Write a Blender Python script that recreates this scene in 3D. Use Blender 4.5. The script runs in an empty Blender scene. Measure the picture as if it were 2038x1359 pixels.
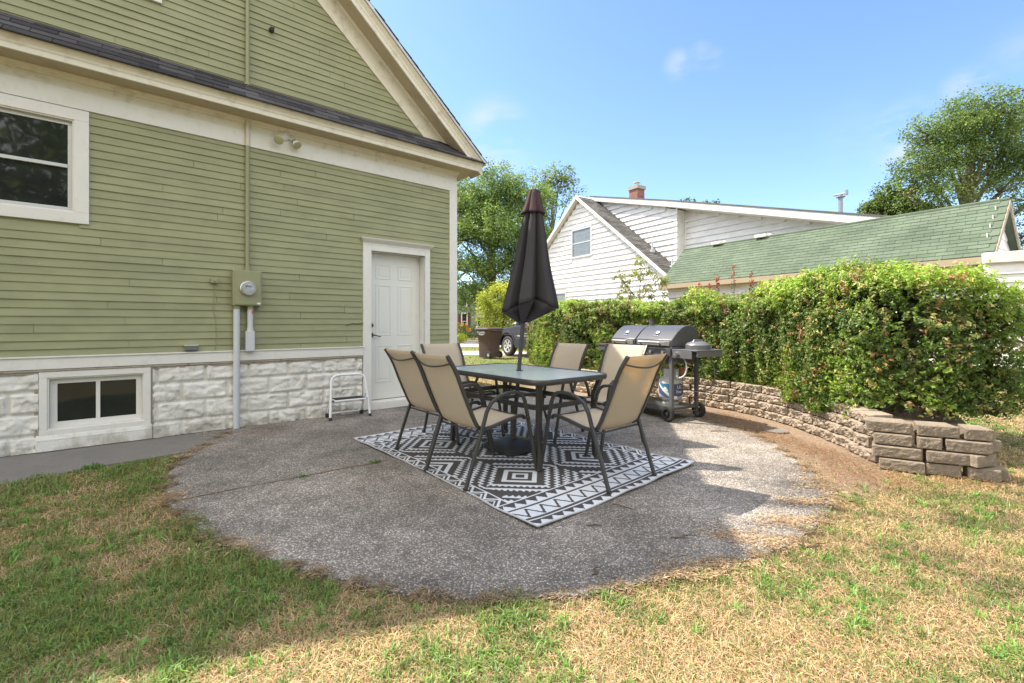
import bpy, math, random
import numpy as np
from mathutils import Vector, Matrix, noise
S = bpy.context.scene
COL = S.collection
R = math.radians
random.seed(7); RNG = np.random.default_rng(11)

# ------------------------------------------------------------------ camera
EYE = 1.18
cam = bpy.data.cameras.new('camera'); co = bpy.data.objects.new('camera', cam); COL.objects.link(co)
co.location = (0, 0, EYE); co.rotation_euler = (R(90), 0, 0)
cam.lens = 16.0; cam.sensor_width = 36; cam.shift_y = -34.5/2038; cam.clip_end = 2000; cam.clip_start = 0.05
S.camera = co
# ------------------------------------------------------------------ light
SUN_EL = 54.8
SDIR = Vector((.654, -.267, -1)).normalized()
w = bpy.data.worlds.new("World"); S.world = w; w.use_nodes = True
nt = w.node_tree; nt.nodes.clear()
out = nt.nodes.new('ShaderNodeOutputWorld'); bg = nt.nodes.new('ShaderNodeBackground')
sky = nt.nodes.new('ShaderNodeTexSky'); sky.sky_type = 'NISHITA'; sky.sun_disc = False
sky.sun_elevation = R(SUN_EL); sky.sun_rotation = R(-67.8); sky.air_density = 1.0; sky.dust_density = .5; sky.ozone_density = 2.0
bg.inputs[1].default_value = 0.10
# faint wisps of cloud
tc = nt.nodes.new('ShaderNodeTexCoord')
mp = nt.nodes.new('ShaderNodeMapping'); mp.inputs['Scale'].default_value = (1, 1, 2.6)
nz = nt.nodes.new('ShaderNodeTexNoise'); nz.inputs['Scale'].default_value = 5.5; nz.inputs['Detail'].default_value = 7; nz.inputs['Roughness'].default_value = .55
nt.links.new(tc.outputs['Generated'], mp.inputs[0]); nt.links.new(mp.outputs[0], nz.inputs[0])
def wmath(op, a, b=None, c=None):
    n = nt.nodes.new('ShaderNodeMath'); n.operation = op
    for i, v in enumerate((a, b, c)):
        if v is None: continue
        if isinstance(v, (int, float)): n.inputs[i].default_value = v
        else: nt.links.new(v, n.inputs[i])
    return n.outputs[0]
def puff(px, py, r, k):
    v = Vector(((px-1019)/906, 1, (645-py)/906)).normalized()
    d = nt.nodes.new('ShaderNodeVectorMath'); d.operation = 'DISTANCE'
    nt.links.new(tc.outputs['Generated'], d.inputs[0]); d.inputs[1].default_value = v
    m = nt.nodes.new('ShaderNodeMapRange'); m.inputs[1].default_value = 0; m.inputs[2].default_value = r; m.inputs[3].default_value = k; m.inputs[4].default_value = 0
    m.interpolation_type = 'SMOOTHSTEP'
    nt.links.new(d.outputs['Value'], m.inputs[0]); return m.outputs[0]
acc = None
for a in [(985, 278, .10, 1.6), (1350, 130, .035, 1.3), (1395, 112, .03, 1.0), (1420, 117, .025, 1.0), (1930, 182, .045, 2.0), (1800, 268, .07, 2.0), (1700, 270, .08, .4), (2030, 100, .05, .5), (60, -700, .5, .8), (-900, -500, .6, .8)]:
    o_ = puff(*a); acc = o_ if acc is None else wmath('MAXIMUM', acc, o_)
m1 = nt.nodes.new('ShaderNodeMapRange'); m1.inputs[1].default_value = .40; m1.inputs[2].default_value = .72
nt.links.new(nz.outputs[0], m1.inputs[0])
cl = wmath('MULTIPLY', m1.outputs[0], acc)
mx = nt.nodes.new('ShaderNodeMix'); mx.data_type = 'RGBA'
hs = nt.nodes.new('ShaderNodeHueSaturation'); hs.inputs['Saturation'].default_value = 1.06; tm = nt.nodes.new('ShaderNodeMix'); tm.data_type = 'RGBA'; tm.blend_type = 'MULTIPLY'; tm.inputs[0].default_value = 1; tm.inputs[7].default_value = (.97, .985, 1.03, 1); nt.links.new(sky.outputs[0], tm.inputs[6]); nt.links.new(tm.outputs[2], hs.inputs['Color'])
cl = wmath('MINIMUM', cl, .85); nt.links.new(cl, mx.inputs[0]); nt.links.new(hs.outputs[0], mx.inputs[6]); mx.inputs[7].default_value = (3.0, 3.15, 3.4, 1)
# unseen broken cloud added overhead and behind the camera to brighten the shade
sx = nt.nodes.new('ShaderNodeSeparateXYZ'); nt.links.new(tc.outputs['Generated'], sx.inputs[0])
fill_veil = wmath('ADD', wmath('MULTIPLY', sx.outputs[1], -1.3), wmath('ADD', wmath('MULTIPLY', sx.outputs[2], 1.0), -.52))
vm = nt.nodes.new('ShaderNodeMapRange'); vm.interpolation_type = 'SMOOTHSTEP'; vm.inputs[1].default_value = 0; vm.inputs[2].default_value = .55; nt.links.new(fill_veil, vm.inputs[0])
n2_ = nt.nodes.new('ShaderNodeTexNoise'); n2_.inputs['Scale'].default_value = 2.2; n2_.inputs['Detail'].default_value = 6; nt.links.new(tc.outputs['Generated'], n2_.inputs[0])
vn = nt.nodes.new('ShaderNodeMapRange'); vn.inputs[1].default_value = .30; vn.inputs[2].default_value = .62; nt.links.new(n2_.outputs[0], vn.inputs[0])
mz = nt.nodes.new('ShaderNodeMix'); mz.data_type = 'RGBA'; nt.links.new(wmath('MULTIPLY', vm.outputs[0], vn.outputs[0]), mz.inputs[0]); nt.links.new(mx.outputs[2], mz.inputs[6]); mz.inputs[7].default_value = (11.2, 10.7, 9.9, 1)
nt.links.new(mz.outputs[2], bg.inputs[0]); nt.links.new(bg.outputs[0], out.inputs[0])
sl = bpy.data.lights.new('sun', 'SUN'); so = bpy.data.objects.new('sun', sl); COL.objects.link(so)
sl.energy = 3.3; sl.angle = R(.5); sl.color = (1, .90, .76)
so.rotation_euler = SDIR.to_track_quat('-Z', 'Y').to_euler(); so.location = (-20, 10, 30)
S.view_settings.view_transform = 'Standard'; S.view_settings.look = 'None'; S.view_settings.exposure = 1.62; S.view_settings.gamma = 1
S.cycles.max_bounces = 8; S.cycles.transparent_max_bounces = 16

# ------------------------------------------------------------------ helpers
class MB:
    def __init__(s): s.v = []; s.f = []; s.m = []
    def add(s, vs, fs, mi=0, M=None):
        b = len(s.v)
        s.v += [tuple(M @ Vector(p)) if M else tuple(p) for p in vs]
        s.f += [tuple(b+i for i in f) for f in fs]; s.m += [mi]*len(fs); return s
    def box(s, a, b, mi=0, M=None):
        x0, y0, z0 = [min(a[i], b[i]) for i in range(3)]; x1, y1, z1 = [max(a[i], b[i]) for i in range(3)]
        return s.add([(x0,y0,z0),(x1,y0,z0),(x1,y1,z0),(x0,y1,z0),(x0,y0,z1),(x1,y0,z1),(x1,y1,z1),(x0,y1,z1)],
                     [(0,3,2,1),(4,5,6,7),(0,1,5,4),(1,2,6,5),(2,3,7,6),(3,0,4,7)], mi, M)
    def prism(s, prof, v0, v1, mi=0):
        """prof: list of 3-D points (closed loop), swept by vector v1-v0"""
        n = len(prof); a = [tuple(Vector(p)+Vector(v0)) for p in prof]; b = [tuple(Vector(p)+Vector(v1)) for p in prof]
        return s.add(a+b, [tuple(range(n))[::-1], tuple(range(n, 2*n))]+[(i, (i+1) % n, n+(i+1) % n, n+i) for i in range(n)], mi)
    def loft(s, rings, close=True, caps=True, mi=0):
        n = len(rings[0]); vs = [p for r in rings for p in r]; fs = []
        for k in range(len(rings)-1):
            for i in range(n if close else n-1):
                j = (i+1) % n; fs.append((k*n+i, k*n+j, (k+1)*n+j, (k+1)*n+i))
        if caps and close: fs += [tuple(range(n))[::-1], tuple(range((len(rings)-1)*n, len(rings)*n))]
        return s.add(vs, fs, mi)
    def tube(s, pts, r, n=8, mi=0, square=False, up=None):
        pts = [Vector(p) for p in pts]; rs = r if isinstance(r, (list, tuple)) else [r]*len(pts); rings = []
        prev = None
        for i, p in enumerate(pts):
            t = (pts[min(i+1, len(pts)-1)]-pts[max(i-1, 0)]).normalized()
            if prev is None:
                a = Vector(up) if up else (Vector((0, 0, 1)) if abs(t.z) < .9 else Vector((1, 0, 0)))
            else: a = prev
            x = (a - t*a.dot(t)).normalized(); y = t.cross(x); prev = x
            k = n
            if square:
                rx, ry = rs[i] if isinstance(rs[i], tuple) else (rs[i], rs[i])
                rings.append([p+x*cx*rx+y*cy*ry for cx, cy in ((1,1),(-1,1),(-1,-1),(1,-1))])
            else: rings.append([p+(x*math.cos(2*math.pi*j/k)+y*math.sin(2*math.pi*j/k))*rs[i] for j in range(k)])
        return s.loft([[tuple(q) for q in rg] for rg in rings], mi=mi)
    def lathe(s, prof, n=20, mi=0, M=None, c=(0,0,0), ring=False):
        if ring: prof = list(prof)+[prof[0]]
        rings = [[(c[0]+r*math.cos(2*math.pi*j/n), c[1]+r*math.sin(2*math.pi*j/n), c[2]+z) for j in range(n)] for r, z in prof]
        if M: rings = [[tuple(M @ Vector(p)) for p in rg] for rg in rings]
        return s.loft(rings, mi=mi, caps=not ring)
    def build(s, name, mats, parent=None, smooth=False, bevel=0, label=None, segs=2):
        me = bpy.data.meshes.new(name); me.from_pydata(s.v, [], s.f)
        if not isinstance(mats, (list, tuple)): mats = [mats]
        for m in mats: me.materials.append(m)
        me.polygons.foreach_set('material_index', s.m)
        if smooth: me.polygons.foreach_set('use_smooth', [True]*len(s.f))
        me.validate(); me.update()
        import bmesh
        bm = bmesh.new(); bm.from_mesh(me); bmesh.ops.recalc_face_normals(bm, faces=bm.faces); bm.to_mesh(me); bm.free()
        if smooth and smooth != 'all':
            try: me.set_sharp_from_angle(angle=R(40))
            except Exception: pass
        o = bpy.data.objects.new(name, me); COL.objects.link(o); o.parent = parent
        if bevel:
            b = o.modifiers.new('bevel', 'BEVEL'); b.width = bevel; b.segments = segs; b.limit_method = 'ANGLE'; b.angle_limit = R(35)
        if label: o['label'] = label
        return o
def tag(o, label=None, cat=None, group=None, kind=None):
    if label: o['label'] = label
    if cat: o['category'] = cat
    if group: o['group'] = group
    if kind: o['kind'] = kind
    return o
def thing(name, label, cat, loc=(0,0,0), rz=0, group=None):
    o = bpy.data.objects.new(name, None); COL.objects.link(o); o.empty_display_size = .2
    o.location = loc; o.rotation_euler = (0, 0, rz); return tag(o, label, cat, group)
def npmesh(name, V, F, mats, parent=None, col=None, smooth=False):
    """V (n,3); F list of (count, index array) groups; col (n,3) per vertex colour"""
    me = bpy.data.meshes.new(name)
    me.vertices.add(len(V)); me.vertices.foreach_set('co', V.astype(np.float32).ravel())
    li = np.concatenate([a.ravel() for a in F]); tot = np.concatenate([np.full(len(a), a.shape[1]) for a in F])
    st = np.concatenate([[0], np.cumsum(tot)[:-1]])
    me.loops.add(len(li)); me.loops.foreach_set('vertex_index', li.astype(np.int32))
    me.polygons.add(len(tot)); me.polygons.foreach_set('loop_start', st.astype(np.int32)); me.polygons.foreach_set('loop_total', tot.astype(np.int32))
    if smooth: me.polygons.foreach_set('use_smooth', np.ones(len(tot), bool))
    for m in (mats if isinstance(mats, (list, tuple)) else [mats]): me.materials.append(m)
    if col is not None:
        a = me.color_attributes.new('tint', 'FLOAT_COLOR', 'POINT')
        c4 = np.ones((len(V), 4), np.float32); c4[:, :3] = col; a.data.foreach_set('color', c4.ravel())
    me.update(); o = bpy.data.objects.new(name, me); COL.objects.link(o); o.parent = parent
    return o

# ------------------------------------------------------------------ materials
class MT:
    def __init__(s, name):
        s.m = bpy.data.materials.new(name); s.m.use_nodes = True; s.t = s.m.node_tree; s.b = s.t.nodes['Principled BSDF']
        s.o = s.t.nodes['Material Output']; s.tc = None
    def n(s, ty, **k):
        x = s.t.nodes.new(ty)
        for a, v in k.items(): setattr(x, a, v)
        return x
    def l(s, a, b): s.t.links.new(a, b)
    def co(s, scale=(1,1,1)):
        if not s.tc: s.tc = s.n('ShaderNodeTexCoord')
        if scale == (1,1,1): return s.tc.outputs['Object']
        mp = s.n('ShaderNodeMapping'); mp.inputs['Scale'].default_value = scale; s.l(s.tc.outputs['Object'], mp.inputs[0]); return mp.outputs[0]
    def noise(s, sc, det=4, rough=.5, scale=(1,1,1)):
        x = s.n('ShaderNodeTexNoise'); x.inputs['Scale'].default_value = sc; x.inputs['Detail'].default_value = det; x.inputs['Roughness'].default_value = rough
        s.l(s.co(scale), x.inputs['Vector']); return x.outputs[0]
    def ramp(s, f, stops, interp='LINEAR'):
        x = s.n('ShaderNodeValToRGB'); x.color_ramp.interpolation = interp; e = x.color_ramp.elements
        while len(e) < len(stops): e.new(.5)
        for i, (p, c) in enumerate(stops):
            e[i].position = p; e[i].color = (*c, 1) if isinstance(c, tuple) else (c, c, c, 1)
        s.l(f, x.inputs[0]); return x.outputs[0]
    def mix(s, f, a, b, mode='MIX'):
        x = s.n('ShaderNodeMix', data_type='RGBA', blend_type=mode)
        for i, v in ((0, f), (6, a), (7, b)):
            if isinstance(v, (int, float)): x.inputs[i].default_value = v
            elif isinstance(v, tuple): x.inputs[i].default_value = (*v, 1)
            else: s.l(v, x.inputs[i])
        return x.outputs[2]
    def math(s, op, a, b=None):
        x = s.n('ShaderNodeMath', operation=op)
        for i, v in enumerate((a, b)):
            if v is None: continue
            if isinstance(v, (int, float)): x.inputs[i].default_value = v
            else: s.l(v, x.inputs[i])
        return x.outputs[0]
    def set(s, rough=None, metal=None, spec=None, col=None):
        if rough is not None: s.b.inputs['Roughness'].default_value = rough
        if metal is not None: s.b.inputs['Metallic'].default_value = metal
        if spec is not None: s.b.inputs['Specular IOR Level'].default_value = spec
        if isinstance(col, tuple): s.b.inputs['Base Color'].default_value = (*col, 1)
        elif col is not None: s.l(col, s.b.inputs['Base Color'])
        return s
    def bump(s, h, st=.3, d=.01):
        x = s.n('ShaderNodeBump'); x.inputs['Strength'].default_value = st; x.inputs['Distance'].default_value = d
        s.l(h, x.inputs['Height']); s.l(x.outputs[0], s.b.inputs['Normal']); return s
    def island(s): return s.n('ShaderNodeNewGeometry').outputs['Random Per Island']
def simple(name, col, rough=.6, metal=0, var=.12, sc=8, bump=.15, bsc=60, spec=.5, dirt=None):
    m = MT(name); f = m.noise(sc, 5, .6)
    c = m.mix(f, tuple(x*(1-var) for x in col), tuple(min(1, x*(1+var)) for x in col))
    if dirt:
        g = m.ramp(m.noise(dirt[1], 6, .65), [(.52, 0.), (.68, 1.)]); c = m.mix(m.math('MULTIPLY', g, dirt[2]), c, dirt[0])
    m.set(rough, metal, spec, c)
    if bump: m.bump(m.noise(bsc, 4), bump, .004)
    return m.m
def leafmat(name, trans=.35):
    m = MT(name); a = m.n('ShaderNodeAttribute', attribute_name='tint'); m.set(.45, 0, .35, a.outputs['Color'])
    t = m.n('ShaderNodeBsdfTranslucent'); hs = m.n('ShaderNodeHueSaturation'); hs.inputs['Value'].default_value = 1.5; hs.inputs['Saturation'].default_value = 1.1
    m.l(a.outputs['Color'], hs.inputs['Color']); m.l(hs.outputs[0], t.inputs[0])
    x = m.n('ShaderNodeMixShader'); x.inputs[0].default_value = trans; m.l(m.b.outputs[0], x.inputs[1]); m.l(t.outputs[0], x.inputs[2]); m.l(x.outputs[0], m.o.inputs[0])
    return m.m
# green clapboard paint
def siding_mat(name, base, fleck, fl=.5):
    m = MT(name); isl = m.island()
    c = m.mix(isl, tuple(x*.96 for x in base), tuple(x*1.05 for x in base))
    st = m.ramp(m.noise(2.2, 6, .62, (1, 1, 2.2)), [(.35, .86), (.7, 1.08)]); c = m.mix(1., c, st, 'MULTIPLY')
    grime = m.ramp(m.noise(9, 8, .7, (.35, 1, 2)), [(.55, 0.), (.72, 1.)]); c = m.mix(m.math('MULTIPLY', grime, .2), c, tuple(x*.55 for x in base))
    ck = m.ramp(m.noise(26, 6, .75, (.35, 1, 1.8)), [(.665, 0.), (.69, 1.)]); c = m.mix(m.math('MULTIPLY', ck, fl), c, fleck)
    nl = m.ramp(m.noise(75, 3, .6), [(.74, 0.), (.755, 1.)]); c = m.mix(m.math('MULTIPLY', nl, .8), c, tuple(x*.35 for x in base))
    pl = m.ramp(m.noise(11, 9, .8, (.5, 1, 1.6)), [(.70, 0.), (.715, 1.)]); c = m.mix(m.math('MULTIPLY', pl, fl*1.3), c, fleck)
    m.set(.55, 0, .35, c); m.bump(m.noise(40, 5, .6, (.12, 1, 1)), .25, .003); return m.m
M = {}
M['green'] = siding_mat('green_paint', (.272, .278, .155), (.55, .52, .42))
M['white_siding'] = siding_mat('white_siding', (.76, .75, .73), (.6, .58, .52), .1)
M['cream'] = simple('cream_trim', (.65, .61, .51), .5, 0, .07, 3, .15, 70, .4, ((.33, .28, .2), 7, .45))
M['trim'] = simple('white_trim', (.66, .645, .60), .5, 0, .06, 4, .15, 70, .4, ((.46, .42, .35), 14, .22))
M['soffit'] = simple('soffit_paint', (.44, .38, .27), .6, 0, .1, 3, .15, 70, .3, ((.25, .21, .14), 6, .4))
M['door'] = simple('door_paint', (.66, .66, .62), .4, 0, .03, 2, .05, 90, .5, ((.5, .47, .4), 4, .18))
M['weather'] = simple('weathered_moulding', (.33, .29, .23), .8, 0, .3, 12, .4, 50, .2, ((.12, .1, .08), 16, .6))
m = MT('painted_block'); c = m.mix(m.noise(3, 6, .6), (.60, .58, .53), (.73, .715, .67))
c = m.mix(m.math('MULTIPLY', m.ramp(m.noise(8, 9, .78), [(.52, 0.), (.62, 1.)]), .55), c, (.36, .33, .27))
c = m.mix(m.math('MULTIPLY', m.ramp(m.noise(30, 6, .75), [(.66, 0.), (.69, 1.)]), .8), c, (.16, .14, .12))
sz_ = m.n('ShaderNodeSeparateXYZ'); m.l(m.co(), sz_.inputs[0]); spl = m.math('SUBTRACT', m.noise(5, 8, .7, (1, 1, .6)), m.math('MULTIPLY', sz_.outputs[2], 1.1))
c = m.mix(m.math('MULTIPLY', m.ramp(spl, [(.36, 0.), (.52, 1.)]), .6), c, (.27, .24, .18))
m.set(.7, 0, .25, c); m.bump(m.noise(60, 6, .7), .6, .006); M['block'] = m.m
def shingle(name, a, b, gran=220):
    m = MT(name); isl = m.island(); c = m.mix(isl, a, b); g = m.ramp(m.noise(gran, 3, .8), [(.3, .6), (.7, 1.35)]); c = m.mix(1., c, g, 'MULTIPLY')
    st = m.ramp(m.noise(1.3, 5, .6), [(.35, .82), (.65, 1.12)]); c = m.mix(1., c, st, 'MULTIPLY')
    m.set(.92, 0, .15, c); m.bump(m.noise(gran, 3), .5, .003); return m.m
M['sh_dark'] = shingle('dark_shingle', (.04, .038, .042), (.10, .095, .1))
M['sh_green'] = shingle('green_shingle', (.095, .128, .09), (.122, .155, .112), 120)
M['sh_grey'] = shingle('grey_shingle', (.085, .082, .08), (.16, .155, .15), 100)
m = MT('window_glass'); m.set(.03, 0, .5, m.mix(m.noise(4, 4), (.008, .009, .01), (.03, .032, .03)))
m.bump(m.noise(3, 2), .15, .01); M['glass'] = m.m
M['alu'] = simple('aluminium_sash', (.50, .51, .50), .45, .3, .05)
M['steel_dark'] = simple('dark_bronze_frame', (.050, .047, .044), .38, .25, .15, 20, .1, 200, .5)
m = MT('tan_mesh_sling'); chk = m.noise(420, 1, .5); c = m.mix(m.noise(2.5, 4), (.60, .53, .42), (.70, .62, .50)); c = m.mix(1., c, m.ramp(chk, [(.35, .82), (.6, 1.1)]), 'MULTIPLY')
m.set(.75, 0, .2, c); m.bump(chk, .2, .001); t = m.n('ShaderNodeBsdfTranslucent'); t.inputs[0].default_value = (.62, .46, .24, 1)
x = m.n('ShaderNodeMixShader'); x.inputs[0].default_value = .40; m.l(m.b.outputs[0], x.inputs[1]); m.l(t.outputs[0], x.inputs[2]); m.l(x.outputs[0], m.o.inputs[0]); M['sling'] = m.m
m = MT('table_glass'); m.set(.26, 0, .6, (.60, .69, .74)); m.b.inputs['Coat Weight'].default_value = .5; m.b.inputs['Coat Roughness'].default_value = .15
m.bump(m.noise(160, 2, .6), .16, .002); tr = m.n('ShaderNodeBsdfTransparent'); tr.inputs[0].default_value = (.78, .88, .86, 1)
x = m.n('ShaderNodeMixShader'); x.inputs[0].default_value = .72; m.l(tr.outputs[0], x.inputs[1]); m.l(m.b.outputs[0], x.inputs[2]); m.l(x.outputs[0], m.o.inputs[0]); M['tglass'] = m.m
m = MT('umbrella_cloth'); c = m.mix(m.noise(3, 4), (.030, .028, .031), (.05, .046, .05)); m.set(.8, 0, .25, c); m.bump(m.noise(300, 2), .2, .001); M['canopy'] = m.m
m = MT('faded_cloth'); c = m.mix(m.noise(5, 4), (.045, .03, .034), (.085, .05, .055)); m.set(.85, 0, .2, c); M['canopy_cap'] = m.m
M['black_plastic'] = simple('black_plastic', (.025, .024, .024), .42, 0, .2, 20, .1, 150)
M['rug_dark'] = simple('rug_charcoal', (.07, .064, .062), .85, 0, .15, 40, .3, 500, .15)
M['rug_light'] = simple('rug_white', (.58, .60, .63), .8, 0, .08, 40, .3, 500, .15)
M['white_enamel'] = simple('white_enamel', (.72, .73, .74), .3, 0, .04, 10, 0)
M['rubber'] = simple('black_rubber', (.02, .02, .02), .75, 0, .2, 30, .2)
M['tyre'] = simple('tyre_rubber', (.035, .033, .032), .8, 0, .2, 30, .2)
M['chrome'] = simple('chrome', (.75, .75, .74), .18, 1, .03, 10, 0)
M['brushed'] = simple('brushed_steel', (.55, .54, .52), .35, .9, .08, 20, .1, 300)
M['grill_black'] = simple('grill_enamel', (.075, .075, .082), .30, .1, .15, 6, .08, 200, .6)
M['grill_grey'] = simple('grill_grey_steel', (.16, .16, .175), .4, .4, .12, 8, .1)
M['pvc'] = simple('grey_conduit', (.50, .51, .53), .5, 0, .06, 6, .08)
M['meter_green'] = simple('meter_paint', (.255, .255, .14), .5, 0, .06, 5, .05)
M['pipe_cream'] = simple('pipe_cream', (.56, .51, .41), .5, 0, .06, 5, .05)
M['red'] = simple('red_sticker', (.5, .03, .02), .5)
M['blue_label'] = simple('blue_label', (.03, .20, .34), .4)
M['navy_label'] = simple('navy_label', (.06, .08, .16), .4)
M['tank'] = simple('tank_white', (.52, .53, .52), .35, 0, .1, 5, .05)
M['bulb_shade'] = simple('lamp_lens', (.36, .36, .20), .25, 0, .05)
M['brass'] = simple('aged_bronze', (.10, .075, .05), .35, .8, .2)
M['bin'] = simple('brown_bin_plastic', (.075, .048, .040), .5, 0, .15, 4, .1)
M['car'] = simple('dark_blue_car_paint', (.012, .018, .045), .2, .3, .05, 4, 0); 
M['car'].node_tree.nodes['Principled BSDF'].inputs['Coat Weight'].default_value = 1
M['cladding'] = simple('dark_cladding', (.02, .02, .024), .5)
M['brick'] = None
m = MT('chimney_brick'); br = m.n('ShaderNodeTexBrick'); br.inputs['Scale'].default_value = 1; br.inputs['Brick Width'].default_value = .2; br.inputs['Row Height'].default_value = .07; br.inputs['Mortar Size'].default_value = .008
br.inputs['Color1'].default_value = (.26, .07, .045, 1); br.inputs['Color2'].default_value = (.15, .045, .035, 1); br.inputs['Mortar'].default_value = (.3, .27, .24, 1)
mp = m.n('ShaderNodeMapping'); mp.inputs['Rotation'].default_value = (R(90), 0, R(0)); m.l(m.co(), mp.inputs[0]); m.l(mp.outputs[0], br.inputs[0]); m.set(.85, 0, .2, br.outputs[0]); M['brick'] = m.m
M['cement'] = simple('cement_cap', (.30, .28, .25), .85, 0, .2)
M['leaf'] = leafmat('leaves'); M['leaf2'] = leafmat('grass_blades', .28)
M['bark'] = simple('bark', (.13, .10, .075), .9, 0, .35, 14, .6, 30, .15)
M['twig'] = simple('twig', (.10, .07, .045), .9, 0, .3, 20, .3)
# retaining wall concrete
m = MT('wall_block_concrete'); isl = m.island(); c = m.mix(isl, (.27, .215, .165), (.50, .42, .33)); c = m.mix(m.math('MULTIPLY', m.ramp(m.noise(22, 7, .75), [(.45, 0.), (.7, 1.)]), .5), c, (.17, .13, .10))
c = m.mix(m.math('MULTIPLY', m.ramp(m.noise(130, 3, .7), [(.62, 0.), (.66, 1.)]), .5), c, (.6, .56, .5)); m.set(.95, 0, .1, c); m.bump(m.noise(75, 10, .8), 1, .022); M['wallblock'] = m.m
m = MT('end_block_concrete'); isl = m.island(); c = m.mix(m.noise(7, 7, .7), (.15, .115, .085), (.36, .30, .235)); c = m.mix(m.math('MULTIPLY', m.ramp(m.noise(110, 3, .7), [(.6, 0.), (.64, 1.)]), .5), c, (.55, .5, .43)); c = m.mix(m.math('MULTIPLY', m.ramp(m.noise(18, 8, .75), [(.5, 0.), (.6, 1.)]), .5), c, (.42, .36, .29)); m.set(.95, 0, .1, c); m.bump(m.noise(60, 10, .8), 1, .015); M['endblock'] = m.m
# exposed aggregate
m = MT('exposed_aggregate'); vo = m.n('ShaderNodeTexVoronoi'); vo.inputs['Scale'].default_value = 105; m.l(m.co(), vo.inputs['Vector'])
sp = m.n('ShaderNodeSeparateColor'); m.l(vo.outputs['Color'], sp.inputs[0])
peb = m.ramp(sp.outputs[0], [(0, (.11, .10, .09)), (.25, (.23, .205, .18)), (.5, (.34, .30, .26)), (.75, (.42, .37, .32)), (.94, (.50, .455, .40)), (1, (.74, .70, .63))])
mort = m.ramp(vo.outputs['Distance'], [(.0, 0.), (.36, 0.), (.6, 1.)]); c = m.mix(mort, peb, (.155, .138, .12))
st = m.ramp(m.noise(1.1, 7, .62), [(.33, .55), (.5, .98), (.67, 1.4)]); c = m.mix(1., c, st, 'MULTIPLY')
st = m.ramp(m.noise(7, 6, .7), [(.35, .8), (.65, 1.1)]); c = m.mix(1., c, st, 'MULTIPLY')
m.set(.8, 0, .3, c); m.bump(m.math('SUBTRACT', 1., vo.outputs['Distance']), .8, .006); M['patio'] = m.m
m = MT('old_concrete'); c = m.mix(m.noise(2, 8, .65, (1, 1, 1)), (.13, .122, .112), (.24, .225, .205)); c = m.mix(m.math('MULTIPLY', m.ramp(m.noise(12, 6, .7), [(.55, 0.), (.7, 1.)]), .5), c, (.09, .08, .07)); m.set(.9, 0, .2, c); m.bump(m.noise(80, 5), .4, .003); M['concrete'] = m.m
m = MT('lawn_soil'); c = m.mix(m.noise(1.6, 6, .6), (.15, .16, .055), (.36, .275, .15)); c = m.mix(m.math('MULTIPLY', m.noise(60, 4, .8), .8), c, (.13, .09, .05)); m.set(1, 0, .05, c); m.bump(m.noise(70, 5, .8), 1, .02); M['lawn'] = m.m
m = MT('bare_soil'); c = m.mix(m.noise(5, 8, .7), (.17, .12, .088), (.33, .255, .19)); c = m.mix(m.ramp(m.noise(60, 4, .8), [(.55, 0.), (.66, 1.)]), c, (.42, .30, .19)); m.set(1, 0, .05, c); m.bump(m.noise(50, 6, .8), .9, .015); M['soil'] = m.m
M['asphalt'] = simple('pale_pavement', (.42, .38, .34), .9, 0, .1, 3, .2)
M['road'] = simple('street_asphalt', (.16, .155, .15), .9, 0, .15, 3, .2)

# ================================================================== GROUND
HD = Vector((.769, .639, 0)); HN = Vector((.639, -.769, 0)); W0 = Vector((-1.934, 6.235, 0))
def hp(s, o=0, h=0): return tuple(W0 + HD*s + HN*o + Vector((0, 0, h)))
def sheet(name, pts, z, mat, label=None, thick=None, sub=None):
    mb = MB()
    if thick: mb.prism([(x, y, 0) for x, y in pts], (0, 0, z-thick), (0, 0, z))
    else: mb.add([(x, y, z) for x, y in pts], [tuple(range(len(pts)))])
    o = mb.build(name, mat); o['kind'] = 'structure'
    if label: o['label'] = label
    return o
sheet('lawn', [(-900, -600), (900, -600), (900, 1500), (-900, 1500)], -.02, M['lawn'], 'dry yellowed lawn with green patches around the patio')
PAT = [(-3.125, 5.02), (-3.02, 4.55), (-2.945, 4.112), (-2.72, 3.6), (-2.391, 3.144), (-2.179, 2.929), (-1.76, 2.576), (-1.456, 2.402), (-1.14, 2.251), (-.784, 2.096),
       (-.45, 1.99), (-.15, 1.96), (.12, 1.965), (.35, 2.0), (.60, 2.07), (.937, 2.2), (1.2, 2.3), (1.50, 2.44), (1.795, 2.68), (2.05, 2.9), (2.24, 3.191), (2.38, 3.6), (2.46, 3.95), (2.60, 4.5), (2.60, 5.0), (2.5, 5.4), (2.35, 5.8), (2.1, 6.3), (1.7, 6.9), (1.1, 7.4), (.4, 7.7), (-.45, 7.55), (-.82, 7.2)]
def wob(pts, n=4, a=.02):
    o = []
    for i in range(len(pts)):
        p, q = pts[i], pts[(i+1) % len(pts)]
        for k in range(n):
            t = k/n; x = p[0]+(q[0]-p[0])*t; y = p[1]+(q[1]-p[1])*t
            v = noise.noise_vector(Vector((x*6, y*6, 1))) * a; o.append((x+v.x, y+v.y))
    return o
PATW = wob(PAT)
PATW = [(x, y) for x, y in PATW]
b1 = hp(-.02, 0.02); 
sheet('patio', PATW + [hp(1.36, -.0)[:2], hp(-3.0+1.36, -.0)[:2], hp(-1.75, 0)[:2]][:2] + [], 0.0, M['patio'], 'round patio of exposed aggregate concrete beside the green house', thick=.12)
sheet('walkway', [hp(-6.6, -.02)[:2], hp(-1.62, -.02)[:2], (-3.05, 4.98), (-2.97, 4.30), (-3.127, 4.112), (-3.45, 3.82), (-3.76, 3.37), hp(-6.6, 1.1)[:2]], -.006, M['concrete'], 'grey concrete strip along the foundation', thick=.1)
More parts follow.
